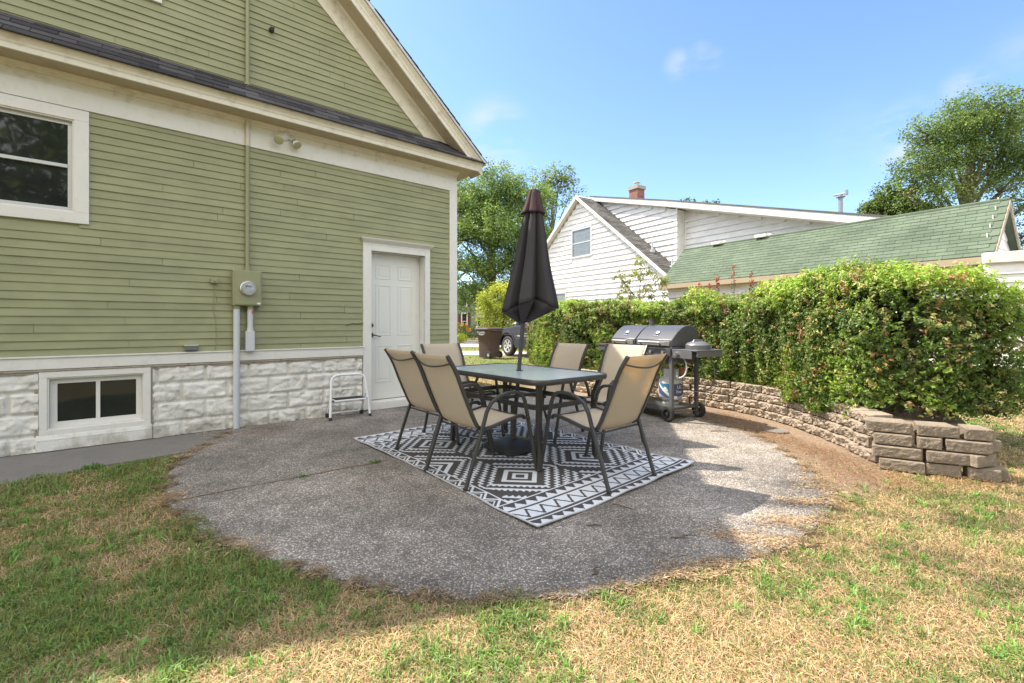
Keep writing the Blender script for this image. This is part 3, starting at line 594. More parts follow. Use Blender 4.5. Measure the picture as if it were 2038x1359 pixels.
# door
door = bpy.data.objects.new('door', None); COL.objects.link(door); door.parent = house
mb = MB(); DR = -.13
mb.box(L(.001, DR-.04, .118), L(.814, DR, 2.178))
def pan(a, b, c, d):
    w_ = .018
    for q in ((a, c, b, c+w_), (a, d-w_, b, d), (a, c+w_, a+w_, d-w_), (b-w_, c+w_, b, d-w_)): mb.box(L(q[0], DR, q[1]), L(q[2], DR+.0055, q[3]))
    mb.box(L(a+.045, DR, c+.045), L(b-.045, DR+.004, d-.045))
for a, b in ((.125, .355), (.46, .69)): pan(a, b, 1.82, 2.03); pan(a, b, 1.02, 1.74); pan(a, b, .36, .88)
mb.build('slab', M['door'], door, bevel=.003)
mb = MB(); mb.box(L(-.03, DR-.04, .03), L(0, .0, 2.21)); mb.box(L(.815, DR-.04, .03), L(.845, .0, 2.21)); mb.box(L(0, DR-.04, 2.18), L(.815, .0, 2.21)); mb.build('jamb', M['trim'], door)
mb = MB(); mb.box(L(-.119, 0, .02), L(-.004, .036, 2.262)); mb.box(L(.819, 0, .02), L(.900, .036, 2.262)); mb.box(L(-.119, 0.0, 2.262), L(.9, .036, 2.29)); mb.box(L(-.004, 0, 2.186), L(.819, .0355, 2.262))
mb.build('casing', M['trim'], door, bevel=.004)
mb = MB(); mb.loft([[L(s0, 0, 2.288), L(s1, .042, 2.288), L(s1, .05, 2.30), L(s2, .066, 2.315), L(s3, .085, 2.335), L(s3, .09, 2.35), L(s0, 0, 2.362)] for s0, s1, s2, s3 in ((-.12, -.125, -.14, -.16), (.90, .905, .92, .94))]); mb.build('crown', M['trim'], door)
mb = MB(); mb.box(L(0, -.16, .0), L(.815, -.02, .112)); mb.box(L(-.02, -.02, .0), L(.835, .012, .10)); mb.build('threshold', M['trim'], door, bevel=.004)
mb = MB(); mb.box(L(.0, DR-.03, .1125), L(.815, DR+.008, .1175)); mb.build('door_sweep', M['rubber'], door)
mb = MB(); MM = Matrix.Translation(L(.062, DR, 1.165)) @ Matrix.Rotation(R(90), 4, 'X'); mb.lathe([(.001, 0), (.030, 0), (.030, .008), (.022, .018), (.021, .024), (.001, .026)], 18, M=MM); mb.build('deadbolt', M['brass'], door, True)
mb = MB(); MM = Matrix.Translation(L(.062, DR, 1.03)) @ Matrix.Rotation(R(90), 4, 'X'); mb.lathe([(.001, 0), (.032, 0), (.032, .006), (.016, .014), (.012, .045), (.001, .047)], 18, M=MM)
mb.tube([L(.062, DR+.045, 1.03), L(.09, DR+.055, 1.027), L(.13, DR+.055, 1.015), L(.165, DR+.055, 1.003), L(.18, DR+.055, 1.006)], [.010, .009, .008, .007, .005], 8); mb.build('handle', M['brass'], door, True)
mb = MB(); mb.tube([L(-.35, .03, 1.16), L(-.27, .032, 1.19), L(-.20, .028, 1.185), L(-.12, .038, 1.195)], .004, 6); mb.build('cable_stub', M['rubber'], house, True)

# ---- electric meter with its conduits
em = thing('electric_meter', 'green electric meter box with round glass meter and grey conduits on the house wall', 'electric meter', hp(-1.5, 0, 0), HZ)
def E_(s, o, h): return (s+1.5, -o, h)
mb = MB(); mb.box(E_(-1.645, .02, 1.392), E_(-1.358, .125, 1.79)); eb = mb.build('meter_box', M['meter_green'], em, bevel=.006)
mb = MB(); mb.box(E_(-1.63, .125, 1.405), E_(-1.372, .130, 1.778)); mb.build('cover', M['meter_green'], eb, bevel=.003)
mb = MB(); MM = Matrix.Translation(E_(-1.497, .129, 1.585)) @ Matrix.Rotation(R(90), 4, 'X'); mb.lathe([(.001, 0), (.083, 0), (.083, .022), (.076, .028), (.070, .028)], 28, M=MM); mt_ = mb.build('meter_ring', M['brushed'], em, True)
mb = MB(); mb.lathe([(.071, .026), (.070, .05), (.062, .066), (.04, .072), (.001, .073)], 28, M=MM)
gm = MT('meter_glass'); gm.set(.05, 0, .6, (.9, .95, .95)); gm.b.inputs['Transmission Weight'].default_value = .9; mb.build('dome', gm.m, mt_, True)
mb = MB(); mb.lathe([(.001, .03), (.066, .03), (.066, .034), (.001, .034)], 28, M=MM); mb.build('dial_plate', simple('dial', (.55, .56, .57), .5, 0, .3, 60), mt_)
mb = MB(); mb.box(E_(-1.53, .166, 1.60), E_(-1.465, .168, 1.618)); mb.build('display', M['navy_label'], mt_)
mb = MB(); mb.box(E_(-1.405, .130, 1.408), E_(-1.372, .1315, 1.428)); mb.build('sticker', M['white_enamel'], em)
for q0, q1, rq in ((E_(-1.60, .065, 1.39), E_(-1.60, .065, 1.35), .036), (E_(-1.465, .065, 1.39), E_(-1.465, .065, 1.35), .036), (E_(-1.49, .065, 1.79), E_(-1.49, .065, 1.83), .034)): mb = MB(); mb.tube([q0, q1], rq, 16); mb.build('hub', M['meter_green'], em, True)
mb = MB(); mb.tube([E_(-1.60, .065, 1.352), E_(-1.603, .065, .0)], .0335, 18); mb.build('conduit', M['pvc'], em, True)
mb = MB(); mb.tube([E_(-1.465, .065, 1.352), E_(-1.465, .065, 1.10)], .031, 18); mb.tube([E_(-1.465, .065, 1.135), E_(-1.465, .065, 1.10)], .036, 18); cd = mb.build('conduit', M['pvc'], em, True)
mb = MB(); mb.box(E_(-1.515, .022, .868), E_(-1.425, .11, 1.10)); mb.box(E_(-1.51, .11, .873), E_(-1.43, .115, 1.095)); mb.build('junction_box', M['pvc'], em, bevel=.008)
mb = MB(); mb.tube([E_(-1.442, .065, 1.335), E_(-1.442, .065, 1.300)], .0125, 6); mb.box(E_(-1.452, .092, 1.305), E_(-1.436, .0985, 1.338)); mb.build('tag', M['red'], em)
mb = MB(); mb.tube([E_(-1.49, .045, 1.83), E_(-1.49, .045, 3.235)], .0215, 14); mb.build('service_pipe', M['meter_green'], em, True)
mb = MB(); mb.tube([E_(-1.49, .045, 3.236), E_(-1.49, .045, 3.55)], .0213, 14); mb.box(E_(-1.525, .026, 3.245), E_(-1.455, .034, 3.40)); mb.build('service_pipe', M['pipe_cream'], em, True)
mb = MB(); mb.tube([E_(-1.49, .05, 3.90), E_(-1.49, .05, 6.1)], .0215, 14); mb.tube([E_(-1.49, .05, 3.93), E_(-1.49, .05, 3.955)], .034, 14); mb.tube([E_(-1.49, .05, 6.1), E_(-1.49, .12, 6.2), E_(-1.49, .2, 6.12)], .03, 12); mb.build('service_pipe', M['meter_green'], em, True)
# small fixtures on the wall
def fixture(name, label, cat, s, h, build):
    t = thing(name, label, cat, hp(s, 0, h), HZ); build(t); return t
def f1(t):
    mb = MB(); mb.box((-.036, -.018, -.025), (.036, -.066, .03)); mb.build('housing', M['meter_green'], t, bevel=.005)
    mb = MB(); mb.lathe([(.001, 0), (.012, 0), (.01, .01), (.001, .012)], 12, M=Matrix.Translation((0, -.066, 0)) @ Matrix.Rotation(R(90), 4, 'X')); mb.build('screw_boss', M['meter_green'], t, True)
    mb = MB(); mb.tube([(0, -.03, -.025), (.004, -.022, -.12), (-.012, -.022, -.3), (.01, -.02, -.42), (.02, -.022, -.6), (.012, -.022, -.78)], .0028, 6); mb.build('wire', M['meter_green'], t, True)
fixture('telephone_box', 'small green painted terminal box with thin wire left of the meter box', 'terminal box', -1.81, 1.66, f1)
def f2(t):
    mb = MB(); mb.box((-.06, -.018, -.028), (.06, -.075, .022)); mb.build('housing', M['grill_grey'], t, bevel=.006)
    mb = MB(); mb.box((-.064, -.016, .0225), (.064, -.08, .03)); mb.build('cap', M['pvc'], t, bevel=.003)
fixture('outlet_box', 'small grey outlet box low on the green siding above the water table', 'outlet box', -2.02, .925, f2)
def f3(t):
    mb = MB(); mb.lathe([(.001, 0), (.028, 0), (.028, .02), (.02, .035), (.024, .05), (.001, .055)], 14, M=Matrix.Translation((0, -.016, 0)) @ Matrix.Rotation(R(90), 4, 'X')); mb.build('insulator', M['rubber'], t, True)
    mb = MB(); mb.tube([(0, -.06, 0), (.02, -.075, .02), (.015, -.07, -.03), (-.01, -.07, -.04)], .005, 6); mb.build('hook', M['rubber'], t, True)
fixture('wire_insulator', 'small black insulator knob on the gable siding right of the pipe', 'insulator', -1.236, 4.684, f3)
def f4(t):
    mb = MB(); MM = Matrix.Translation((0, -.02, 0)) @ Matrix.Rotation(R(90), 4, 'X'); mb.lathe([(.001, 0), (.062, 0), (.06, .012), (.04, .03), (.001, .034)], 22, M=MM); mb.build('mount', M['trim'], t, True)
    for sx, tgt in ((-1, Vector((-.35, -.75, -.62))), (1, Vector((.35, -.6, -.75)))):
        b = Vector((sx*.028, -.045, -.01)); e = b+Vector((sx*.035 if sx > 0 else -.02, -.03, -.03)); tgt = tgt.normalized()
        if sx > 0: e = b+Vector((.06, -.02, -.02))
        mb = MB(); mb.tube([b, e], .009, 8); mb.tube([e, e+tgt*.035], .02, 14); mb.tube([e+tgt*.03, e+tgt*.038], .026, 16, mi=1); hd = mb.build('lamp_holder', [M['trim'], M['rubber']], t, True)
        q = tgt.to_track_quat('Z', 'Y').to_matrix().to_4x4(); MM = Matrix.Translation(e+tgt*.035) @ q
        mb = MB(); mb.lathe([(.02, 0), (.026, .012), (.046, .05), (.053, .068), (.053, .074)], 22, M=MM); mb.build('lamp_shade', M['trim'], hd, True)
        mb = MB(); mb.lathe([(.053, .073), (.05, .079), (.03, .083), (.001, .085)], 22, M=MM); mb.build('lens', M['bulb_shade'], hd, True)
fixture('floodlight', 'twin floodlight with two round lamps on the cream frieze board', 'floodlight', -1.10, 3.455, f4)

# ================================================================== STEP STOOL
st = thing('step_stool', 'white folding step stool with black tread beside the white door', 'step stool', (-2.04, 5.73, 0), math.atan2(.29, .405))
def arcpath(pts, r=.06, k=5):
    pts = [Vector(p) for p in pts]; o = [pts[0]]
    for i in range(1, len(pts)-1):
        a, b, c = pts[i-1], pts[i], pts[i+1]; d1 = (a-b).normalized(); d2 = (c-b).normalized(); rr = min(r, (a-b).length*.49, (c-b).length*.49); p = b+d1*rr; q = b+d2*rr
        for j in range(k+1):
            t = j/k; o.append(p*(1-t)**2+b*2*t*(1-t)+q*t*t)
    o.append(pts[-1]); return o
mb = MB(); mb.tube(arcpath([(-.245, -.03, .02), (-.215, .03, .545), (.19, .03, .545), (.245, -.03, .02)], .09, 7), .0150, 12); mb.build('front_frame', M['white_enamel'], st, True)
mb = MB(); mb.tube(arcpath([(-.21, .03, .30), (-.225, .20, .045), (.20, .20, .045), (.205, .03, .30)], .05, 6), .0125, 10); mb.build('rear_frame', M['white_enamel'], st, True)
mb = MB(); mb.box((-.195, -.045, .222), (.195, .155, .242)); sp_ = mb.build('step', M['white_enamel'], st, bevel=.006)
mb = MB(); mb.box((-.18, -.03, .2425), (.18, .145, .2475)); mb.build('tread', M['rubber'], sp_, bevel=.002)
for x in (-.245, .245):
    mb = MB(); mb.tube([(x*1.001, -.032, .0), (x, -.028, .035)], .0185, 12); mb.build('foot', M['rubber'], st, True)
for x in (-.225, .205):
    mb = MB(); mb.box((x-.02, .17, .0), (x+.02, .225, .05)); mb.build('foot', M['rubber'], st, bevel=.01)
for x in (-.205, .205):
    mb = MB(); mb.tube([(x-.018, -.01, .232), (x+.018, -.01, .232)], .008, 10); mb.build('rivet', M['rubber'], st, True)

# ================================================================== RUG
F0 = Vector((.1525, 2.607)); RA = Vector((.754, .657)); RB = Vector((-.647, .762)); RA.normalize(); RB.normalize(); RW, RL = 1.83, 2.74
def rug_pat(a, b):
    # returns 1 = light. wide borders on the short ends, narrow ones on the long sides
    d = min(b, RL-b); e = min(a, RW-a)
    if min(d, e) < .012: return 1
    if d < .40:
        if d < .085:
            p = (a % .095)/.095; return 1 if (abs(p-.5)*2) > (d-.015)/.06 else 0
        if d < .100: return 1
        if d < .122: return 0
        if d < .265:
            if d < .130 or d > .257: return 1
            q = (a % .13)/.13; zz = .138+.112*abs(q-.5)*2; return 0 if abs(d-zz) < .017 or (abs(q-.5) < .11 and .2 > d > .150+abs(q-.5)*.5 and False) else 1
        if d < .287: return 0
        if d < .30: return 1
        if d < .375:
            p = (a % .095)/.095; return 1 if (abs(p-.5)*2) < 1-(d-.30)/.07 else 0
        return 1 if d > .387 else 0
    if e < .115:
        q = (b % .16)/.16; zz = .025+.080*abs(q-.5)*2
        if abs(e-zz) < .013 or e > .104: return 1
        return 1 if abs(e-zz+.045) < .008 else 0
    best = None
    for (ci, cj, odd) in ((.52, .75, 0), (1.32, .75, 0), (.52, 1.99, 0), (1.32, 1.99, 0), (.12, 1.37, 1), (.92, 1.37, 1), (1.72, 1.37, 1), (.12, .13, 1), (.92, .13, 1), (1.72, .13, 1), (.12, 2.61, 1), (.92, 2.61, 1), (1.72, 2.61, 1)):
        da, db = abs(a-ci), abs(b-cj)
        # rotated coordinates: u across, v along the view of the diamond
        U = (a-ci+b-cj)/1.414; V_ = (b-cj-(a-ci))/1.414; r = max(abs(U), abs(V_), (abs(a-ci))*.98 if False else 0)
        k = max(da/.40, db/.62)
        if best is None or k < best[0]: best = (k, U, V_, da, db)
    k, U, V_, da, db = best; au, av = abs(U), abs(V_); r = max(au, av)
    if k > 1.0: return 0
    z = (V_ if au > av else U); saw = abs(((z/.045) % 1)-.5)*2
    if r < .035: return 0
    if r < .062: return 1
    if r < .098: return 0
    if r < .135: return 1
    if r < .19: return 0
    if au > av:          # toothed bands
        if .19 <= r < .245: return 1 if r < .212+.03*saw else 0
        if .27 <= r < .335 and min(au, av) < .25: return 1 if r < .292+.032*saw else 0
    else:                # wavy bands
        wv = .015*(abs(((z/.055) % 1)-.5)*4-1)
        if abs(r-.212-wv) < .014: return 1
        if abs(r-.287-wv) < .014: return 1
        if abs(r-.355-wv) < .013: return 1
    if da > .355 and da < .378: return 1
    return 0
cs = .0065; na = int(RW/cs); nb = int(RL/cs)
A_, B_ = np.meshgrid(np.linspace(0, RW, na+1), np.linspace(0, RL, nb+1), indexing='ij')
edge = np.minimum(np.minimum(A_, RW-A_), np.minimum(B_, RL-B_))
zz = .005+.016*np.maximum(0, vnoise(A_, B_, 2.6, 5)-.5)+.010*np.maximum(0, vnoise(A_*.4, B_, 5.5, 15)-.55)+ np.where(edge < .16, (.16-edge)/.16*.022*np.clip(vnoise(A_, B_, 4.5, 77)-.25, 0, 1), 0)
cor = np.exp(-((A_-RW)**2+(B_-0)**2)/.02)*.02; zz = zz+cor
wa = (vnoise(B_, B_*0+3, 3.0, 31)-.5)*.035*np.exp(-A_/.25); 
X_ = F0.x+RA.x*(A_+wa)+RB.x*B_; Y_ = F0.y+RA.y*(A_+wa)+RB.y*B_
V = np.stack([X_, Y_, zz], -1).reshape(-1, 3); I = np.arange((na+1)*(nb+1)).reshape(na+1, nb+1); Q = np.stack([I[:-1, :-1], I[1:, :-1], I[1:, 1:], I[:-1, 1:]], -1).reshape(-1, 4)
rug = npmesh('outdoor_rug', V, [Q], [M['rug_dark'], M['rug_light']])
mi = np.array([rug_pat((i+.5)*RW/na, (j+.5)*RL/nb) for i in range(na) for j in range(nb)], dtype=np.int32); rug.data.polygons.foreach_set('material_index', mi)
tag(rug, 'charcoal and white geometric woven outdoor rug under the patio table', 'rug')
eb_ = MB(); per = [(0, 0), (RW, 0), (RW, RL), (0, RL), (0, 0)]; path = []
for (a0, b0), (a1, b1) in zip(per, per[1:]):
    for k in range(40):
        a = a0+(a1-a0)*k/40; b = b0+(b1-b0)*k/40; i = min(na, int(round(a/RW*na))); j = min(nb, int(round(b/RL*nb))); path.append((X_[i, j], Y_[i, j], zz[i, j]))
path.append(path[0]); eb_.tube(path, .005, 6); eb_.build('edge_binding', simple('binding', (.35, .34, .33), .8), rug, True)

# ================================================================== TABLE
TD = Vector((.767, .64, 0)); TN = Vector((-.64, .767, 0)); TC = Vector((.07, 4.33, 0))
tb = thing('patio_table', 'rectangular patio table with pebbled glass top and dark metal frame', 'table', TC, math.atan2(TD.y, TD.x))
def rrect(hw, hl, r, z, k=7):
    o = []
    for cx, cy, a0 in ((hw-r, hl-r, 0), (-hw+r, hl-r, 90), (-hw+r, -hl+r, 180), (hw-r, -hl+r, 270)):
        for j in range(k+1): a = R(a0+90*j/k); o.append((cx+r*math.cos(a), cy+r*math.sin(a), z))
    return o
mb = MB(); mb.loft([rrect(.428, .728, .12, .732), rrect(.428, .728, .12, .738)]); gl = mb.build('glass_top', M['tglass'], tb)
mb = MB(); rg = [rrect(.45, .75, .14, .700), rrect(.456, .756, .146, .715), rrect(.456, .756, .146, .735), rrect(.45, .75, .14, .743), rrect(.432, .732, .122, .743), rrect(.426, .726, .116, .736), rrect(.426, .726, .116, .700)]
mb.loft(rg+[rg[0]], caps=False); mb.build('rim', M['steel_dark'], tb, True)
for sx in (-1, 1):
    for sy in (-1, 1):
        mb = MB(); mb.tube([(sx*.345, sy*.635, .012), (sx*.335, sy*.625, .3), (sx*.335, sy*.63, .56), (sx*.375, sy*.67, .70)], [(.019, .019), (.02, .02), (.0205, .0205), (.02, .02)], square=True, up=(1, 0, 0)); mb.build('leg', M['steel_dark'], tb, bevel=.003)
mb = MB(); r1 = [rrect(.325, .615, .11, .48), rrect(.325, .615, .11, .52), rrect(.310, .600, .095, .52), rrect(.310, .600, .095, .48)]; mb.loft(r1+[r1[0]], caps=False)
mb.box((-.31, -.02, .488), (.31, .02, .512)); mb.build('stretcher', M['steel_dark'], tb)
mb = MB(); mb.tube([(0, 0, .7385), (0, 0, .744)], .034, 20); mb.build('umbrella_collar', M['black_plastic'], tb, True)

# ================================================================== UMBRELLA + BASE
ub = thing('umbrella_base', 'black square umbrella base with rounded lobes under the table', 'umbrella base', (.01, 4.30, .008), math.atan2(TD.y, TD.x)+.0)
def lobed(r, z, n=48, e=.14): return [(r*(1+e*math.cos(4*(a:=2*math.pi*j/n)+math.pi))*math.cos(a), r*(1+e*math.cos(4*a+math.pi))*math.sin(a), z) for j in range(n)]
mb = MB(); mb.loft([rrect(.215, .215, .07, .002), rrect(.225, .225, .08, .012), rrect(.225, .225, .08, .042), rrect(.205, .205, .08, .060), rrect(.12, .12, .07, .082), rrect(.05, .05, .04, .094)]); mb.build('weight', M['black_plastic'], ub, True)
mb = MB(); mb.tube([(0, 0, .09), (.003, 0, .40)], .026, 16); mb.tube([(0, 0, .09), (0, 0, .11)], .036, 16); mb.build('tube', M['steel_dark'], ub, True)
um = thing('patio_umbrella', 'closed charcoal patio umbrella standing through the glass table', 'umbrella', (.01, 4.30, .1), 0)
ax0 = Vector((0, 0, 0)); ax1 = Vector((.205, .07, 2.36)); axd = ax1-ax0
def ax(h): return ax0+axd*(h-.1)/2.36
mb = MB(); mb.tube([ax(.12), ax(2.40)], .0195, 16); mb.build('pole', M['steel_dark'], um, True)
def canopy_ring(h, rmax, depth, ph=0, hang=None, off=(0, 0), n=160, skew=0, sharp=1.0):
    c = ax(h)+Vector((off[0], off[1], 0)); o = []
    for j in range(n):
        a = 2*math.pi*j/n; aw = a+.22*math.sin(a*2+.6)+.12*math.sin(a*3); k = ((aw/(2*math.pi)*8+ph) % 1); tri = abs(k-.5)*2; f = min(1, tri*1.9)**sharp*(.86+.14*tri)
        r = rmax*(1-depth*(1-f)); aa = a+skew*(k-.5)*(1-f)
        hz = 0 if hang is None else hang(a, f)
        o.append((c.x+r*math.cos(aa), c.y+r*math.sin(aa), c.z+hz))
    return o
hang = lambda a, f: -.05*f + .055*math.cos(a+1.2)+.02*math.sin(3*a)
rings = []
for t in [i/22 for i in range(23)]:
    h = 2.41-t*1.05; rm = .045+.225*t**.95; off = (.048*t, -.01*t)
    hh = (lambda tt: (lambda a, f: hang(a, f)*tt**3))(t)
    rings.append(canopy_ring(h, rm*(1+.04*math.sin(t*8)), .50+.12*t, .12+.10*t, hh, off, skew=.5*t, sharp=.9))
mb = MB(); mb.loft(rings, caps=False); inner = []
for t in (0, .3, .6, .85, 1):
    h = 1.36-.16*t; rm = .268*(1-.80*t); inner.append(canopy_ring(h, rm, .66-.25*t, .22, (lambda tt: (lambda a, f: hang(a, f)*(1-tt)))(t), (.048*(1-t), -.01*(1-t)), skew=.5, sharp=.75))
mb.loft(inner, caps=False)
cn = mb.build('canopy', M['canopy'], um, 'all')
sm = cn.modifiers.new('t', 'SOLIDIFY'); sm.thickness = .003
mb = MB(); rings = []
for t in [i/9 for i in range(10)]:
    h = 2.455-.21*t; rm = .055+.066*t**1.25; rings.append(canopy_ring(h, rm, .12+.28*t, .1, (lambda tt: (lambda a, f: -.012*f*tt))(t), (.004*t, 0), sharp=1.3))
mb.loft(rings, caps=False); cc = mb.build('vent_cap', M['canopy_cap'], um, 'all'); sm = cc.modifiers.new('t', 'SOLIDIFY'); sm.thickness = .003
mb = MB(); c = ax(2.455); mb.lathe([(.001, -.01), (.055, -.01), (.056, .004), (.04, .012), (.001, .014)], 18, c=tuple(c)); mb.build('finial', M['black_plastic'], um, True)

# ================================================================== CHAIRS
def make_chair(label):
    t = thing('patio_chair', label, 'chair', (0, 0, 0), 0, 'sling chairs around the patio table')
    prof = [(0, 0), (.07, .20), (.155, .434), (.185, .525), (.225, .585), (.30, .627), (.37, .643), (.43, .646), (.49, .637), (.53, .612), (.556, .56), (.57, .50), (.583, .449), (.62, .28), (.682, .0)]
    for sy, nm in ((-1, 'side'), (1, 'side')):
        mb = MB(); mb.tube([(x, sy*.28, z+.004) for x, z in prof], [(.0115, .0125)]*len(prof), square=True, up=(0, 1, 0)); mb.build('side_frame', M['steel_dark'], t, bevel=.004)
    # seat and back rails with the sling between
    rail = [(-.128, .950), (-.105, .915), (-.070, .86), (-.040, .80), (.004, .69), (.052, .58), (.10, .475), (.128, .425), (.165, .398), (.25, .402), (.40, .432), (.52, .452), (.565, .448), (.585, .425)]
    def rl(y, dz=0): return [(x, y, z+dz) for x, z in rail]
    for sy in (-1, 1):
        mb = MB(); mb.tube(rl(sy*.243), [(.0115, .013)]*len(rail), square=True, up=(0, 1, 0)); mb.build('rail', M['steel_dark'], t, bevel=.004)
    V = []; ny = 8
    for i, (x, z) in enumerate(rail):
        for k in range(ny+1):
            y = -.236+.472*k/ny; sag = math.cos((k/ny-.5)*math.pi)
            sg = .012 if i > 7 else .016
            V.append((x-(sg*sag if i < 8 else 0), y, z-(sg*sag if i >= 8 else 0)))
    mb = MB(); mb.add(V, [(i*(ny+1)+k, i*(ny+1)+k+1, (i+1)*(ny+1)+k+1, (i+1)*(ny+1)+k) for i in range(len(rail)-1) for k in range(ny)]); sl2 = mb.build('sling', M['sling'], t, 'all')
    s_ = sl2.modifiers.new('t', 'SOLIDIFY'); s_.thickness = .0025
    mb = MB(); p = [(-.095-.030*math.cos(u*math.pi/2*1.0), u*.238, .895-.035*(1-u*u)) for u in [i/6-1 for i in range(13)]]; mb.tube(p, .006, 8); mb.build('back_rod', M['steel_dark'], t, True)
    mb = MB(); mb.tube([(.145, -.275, .375), (.150, .275, .375)], .0075, 8); mb.tube([(.578, -.29, .437), (.578, .29, .437)], .0085, 8); mb.build('cross_bar', M['steel_dark'], t, True)
    for sy in (-1, 1):
        mb = MB(); mb.tube([(.578, sy*.245, .437), (.578, sy*.305, .437)], .012, 10); mb.build('bolt', M['black_plastic'], t, True)
        mb = MB(); mb.tube([(.15, sy*.245, .415), (.15, sy*.292, .415)], .012, 10); mb.build('bolt', M['black_plastic'], t, True)
    for sy in (-1, 1):
        for x in (0, .682):
            mb = MB(); mb.box((x-.014, sy*.28-.0145, 0), (x+.014, sy*.28+.0145, .02)); mb.build('foot_cap', M['black_plastic'], t, bevel=.003)
    return t
def copy_tree(o, parent=None):
    c = o.copy(); COL.objects.link(c); c.parent = parent
    for ch in list(o.children): copy_tree(ch, c)
    return c
ch0 = make_chair('tan sling chair nearest the camera on the left long side of the table')
spots = [(-.505, 3.405, TD, 0, None),
         (-.90, 4.05, TD, .02, 'tan sling chair left of the nearest one, between it and the white door'),
         (.8835, 3.32, Vector((-.65, .76, 0)), 0, 'tan sling chair at the near right end of table, sun glowing through its back'),
         (1.115, 4.72, -TD, .03, 'tan sling chair facing the camera in front of the grill, with sunlit top'),
         (.60, 5.20, -TD, -.02, 'tan sling chair facing the camera in front of the hedge, left of the grill'),
         (-.74, 5.12, -TN, 0, 'grey tan sling chair at the far end of the table beside the house corner')]
for i, (x, y, d, da, lb) in enumerate(spots):
    c = ch0 if i == 0 else copy_tree(ch0); c.location = (x, y, .012 if i in (0, 2, 3) else .006); c.rotation_euler = (0, 0, math.atan2(d.y, d.x)+da)
    if lb: c['label'] = lb

# ================================================================== GRILL AND TANK
gr = thing('gas_grill', 'black two-lid gas grill on a wheeled cart in front of the hedge', 'grill', (1.93, 5.50, 0), math.atan2(-.88, .48))
GLW = -1.08
def hood(x0, x1, name):
    pr = [(0.0, .985), (.02, 1.005), (.10, 1.085), (.17, 1.135), (.24, 1.160), (.31, 1.166), (.40, 1.150), (.47, 1.09), (.49, .93), (.49, .905), (0.0, .905)]
    mb = MB(); mb.prism([(x0, y, z) for y, z in pr], (0, 0, 0), (x1-x0, 0, 0)); o = mb.build(name, M['grill_black'], gr, True, bevel=.008)
    mb = MB(); mb.box((x0+.03, -.012, .915), (x1-.03, -.001, .972)); mb.build('front_band', M['brushed'], o, bevel=.004)
    xm = (x0+x1)/2; hw = (x1-x0)*.30
    mb = MB(); mb.tube([(xm-hw, -.075, .955), (xm+hw, -.075, .955)], .0135, 12); hd = mb.build('handle', M['brushed'], o, True)
    for x in (xm-hw+.02, xm+hw-.02):
        mb = MB(); mb.tube([(x, -.072, .955), (x, -.045, .925), (x, -.008, .905)], .008, 8); mb.build('bracket', M['grill_black'], hd, True)
    nrm = Vector((0, -.66, .75)).normalized(); p = Vector((xm, .085, 1.072))
    MM = Matrix.Translation(p) @ nrm.to_track_quat('Z', 'Y').to_matrix().to_4x4()
    mb = MB(); mb.lathe([(.001, 0), (.036, 0), (.038, .01), (.030, .016), (.001, .016)], 22, M=MM); th_ = mb.build('thermometer', M['chrome'], o, True)
    mb = MB(); mb.lathe([(.001, .0165), (.022, .0165), (.022, .0175), (.001, .0175)], 18, M=MM); mb.build('dial', M['grill_grey'], th_)
    mb = MB(); MM2 = Matrix.Translation((xm-.035, .040, 1.030)) @ nrm.to_track_quat('Z', 'Y').to_matrix().to_4x4(); mb.box((0, -.008, 0), (.08, .008, .003), M=Matrix.Translation((xm-.04, .048, 1.036)) @ nrm.to_track_quat('Z', 'Y').to_matrix().to_4x4() @ Matrix.Rotation(0, 4, 'Z'))
    mb.build('badge', M['chrome'], o); return o
hood(-.60, 0, 'lid'); hood(-1.08, -.62, 'lid')
mb = MB(); mb.prism([(GLW, 0, .90), (GLW, .49, .90), (GLW, .46, .77), (GLW, .36, .70), (GLW, .13, .70), (GLW, .02, .80)], (0, 0, 0), (1.08, 0, 0)); mb.build('firebox', M['grill_black'], gr, True, bevel=.006)
mb = MB(); mb.box((GLW, -.03, .79), (0.0, .0, .885)); cp = mb.build('control_panel', M['grill_black'], gr, bevel=.006)
for x in (-.96, -.78, -.5, -.3, -.1):
    mb = MB(); mb.lathe([(.001, 0), (.022, 0), (.02, .025), (.001, .027)], 14, M=Matrix.Translation((x, -.03, .838)) @ Matrix.Rotation(R(90), 4, 'X')); mb.build('knob', M['chrome'], cp, True)
mb = MB(); mb.tube([(-.64, .33, 1.14), (-.64, .33, 1.245)], .034, 18); mb.tube([(-.64, .33, 1.243), (-.64, .33, 1.251)], .040, 18); mb.tube([(-.69, .33, 1.17), (-.60, .33, 1.17)], .012, 8); mb.build('chimney', M['grill_black'], gr, True)
mb = MB(); mb.box((-1.42, .03, .865), (-1.095, .45, .895)); mb.prism([(-1.42, .03, .80), (-1.42, .04, .865), (-1.095, .04, .865), (-1.095, .03, .80)], (0, 0, 0), (0, .01, 0)); mb.build('side_shelf', M['grill_black'], gr, bevel=.006)
mb = MB(); mb.box((.012, -.01, .865), (.37, .46, .880)); sb = mb.build('side_shelf', M['grill_grey'], gr, bevel=.004, label='side burner shelf of grey steel')
mb = MB(); mb.box((.012, -.010, .775), (.30, .004, .864)); mb.box((.012, .44, .79), (.36, .45, .864)); mb.box((.355, 0.004, .80), (.368, .44, .864)); mb.build('apron', M['grill_grey'], sb, bevel=.003)
mb = MB(); mb.lathe([(.14, 0), (.142, .05), (.12, .075), (.07, .092), (.001, .096)], 24, c=(.19, .23, .881)); bl = mb.build('burner_lid', M['grill_grey'], sb, True)
mb = MB(); mb.tube([(.19, .14, .965), (.19, .16, .99), (.19, .30, .99), (.19, .32, .965)], .007, 8); mb.build('handle', M['chrome'], bl, True)
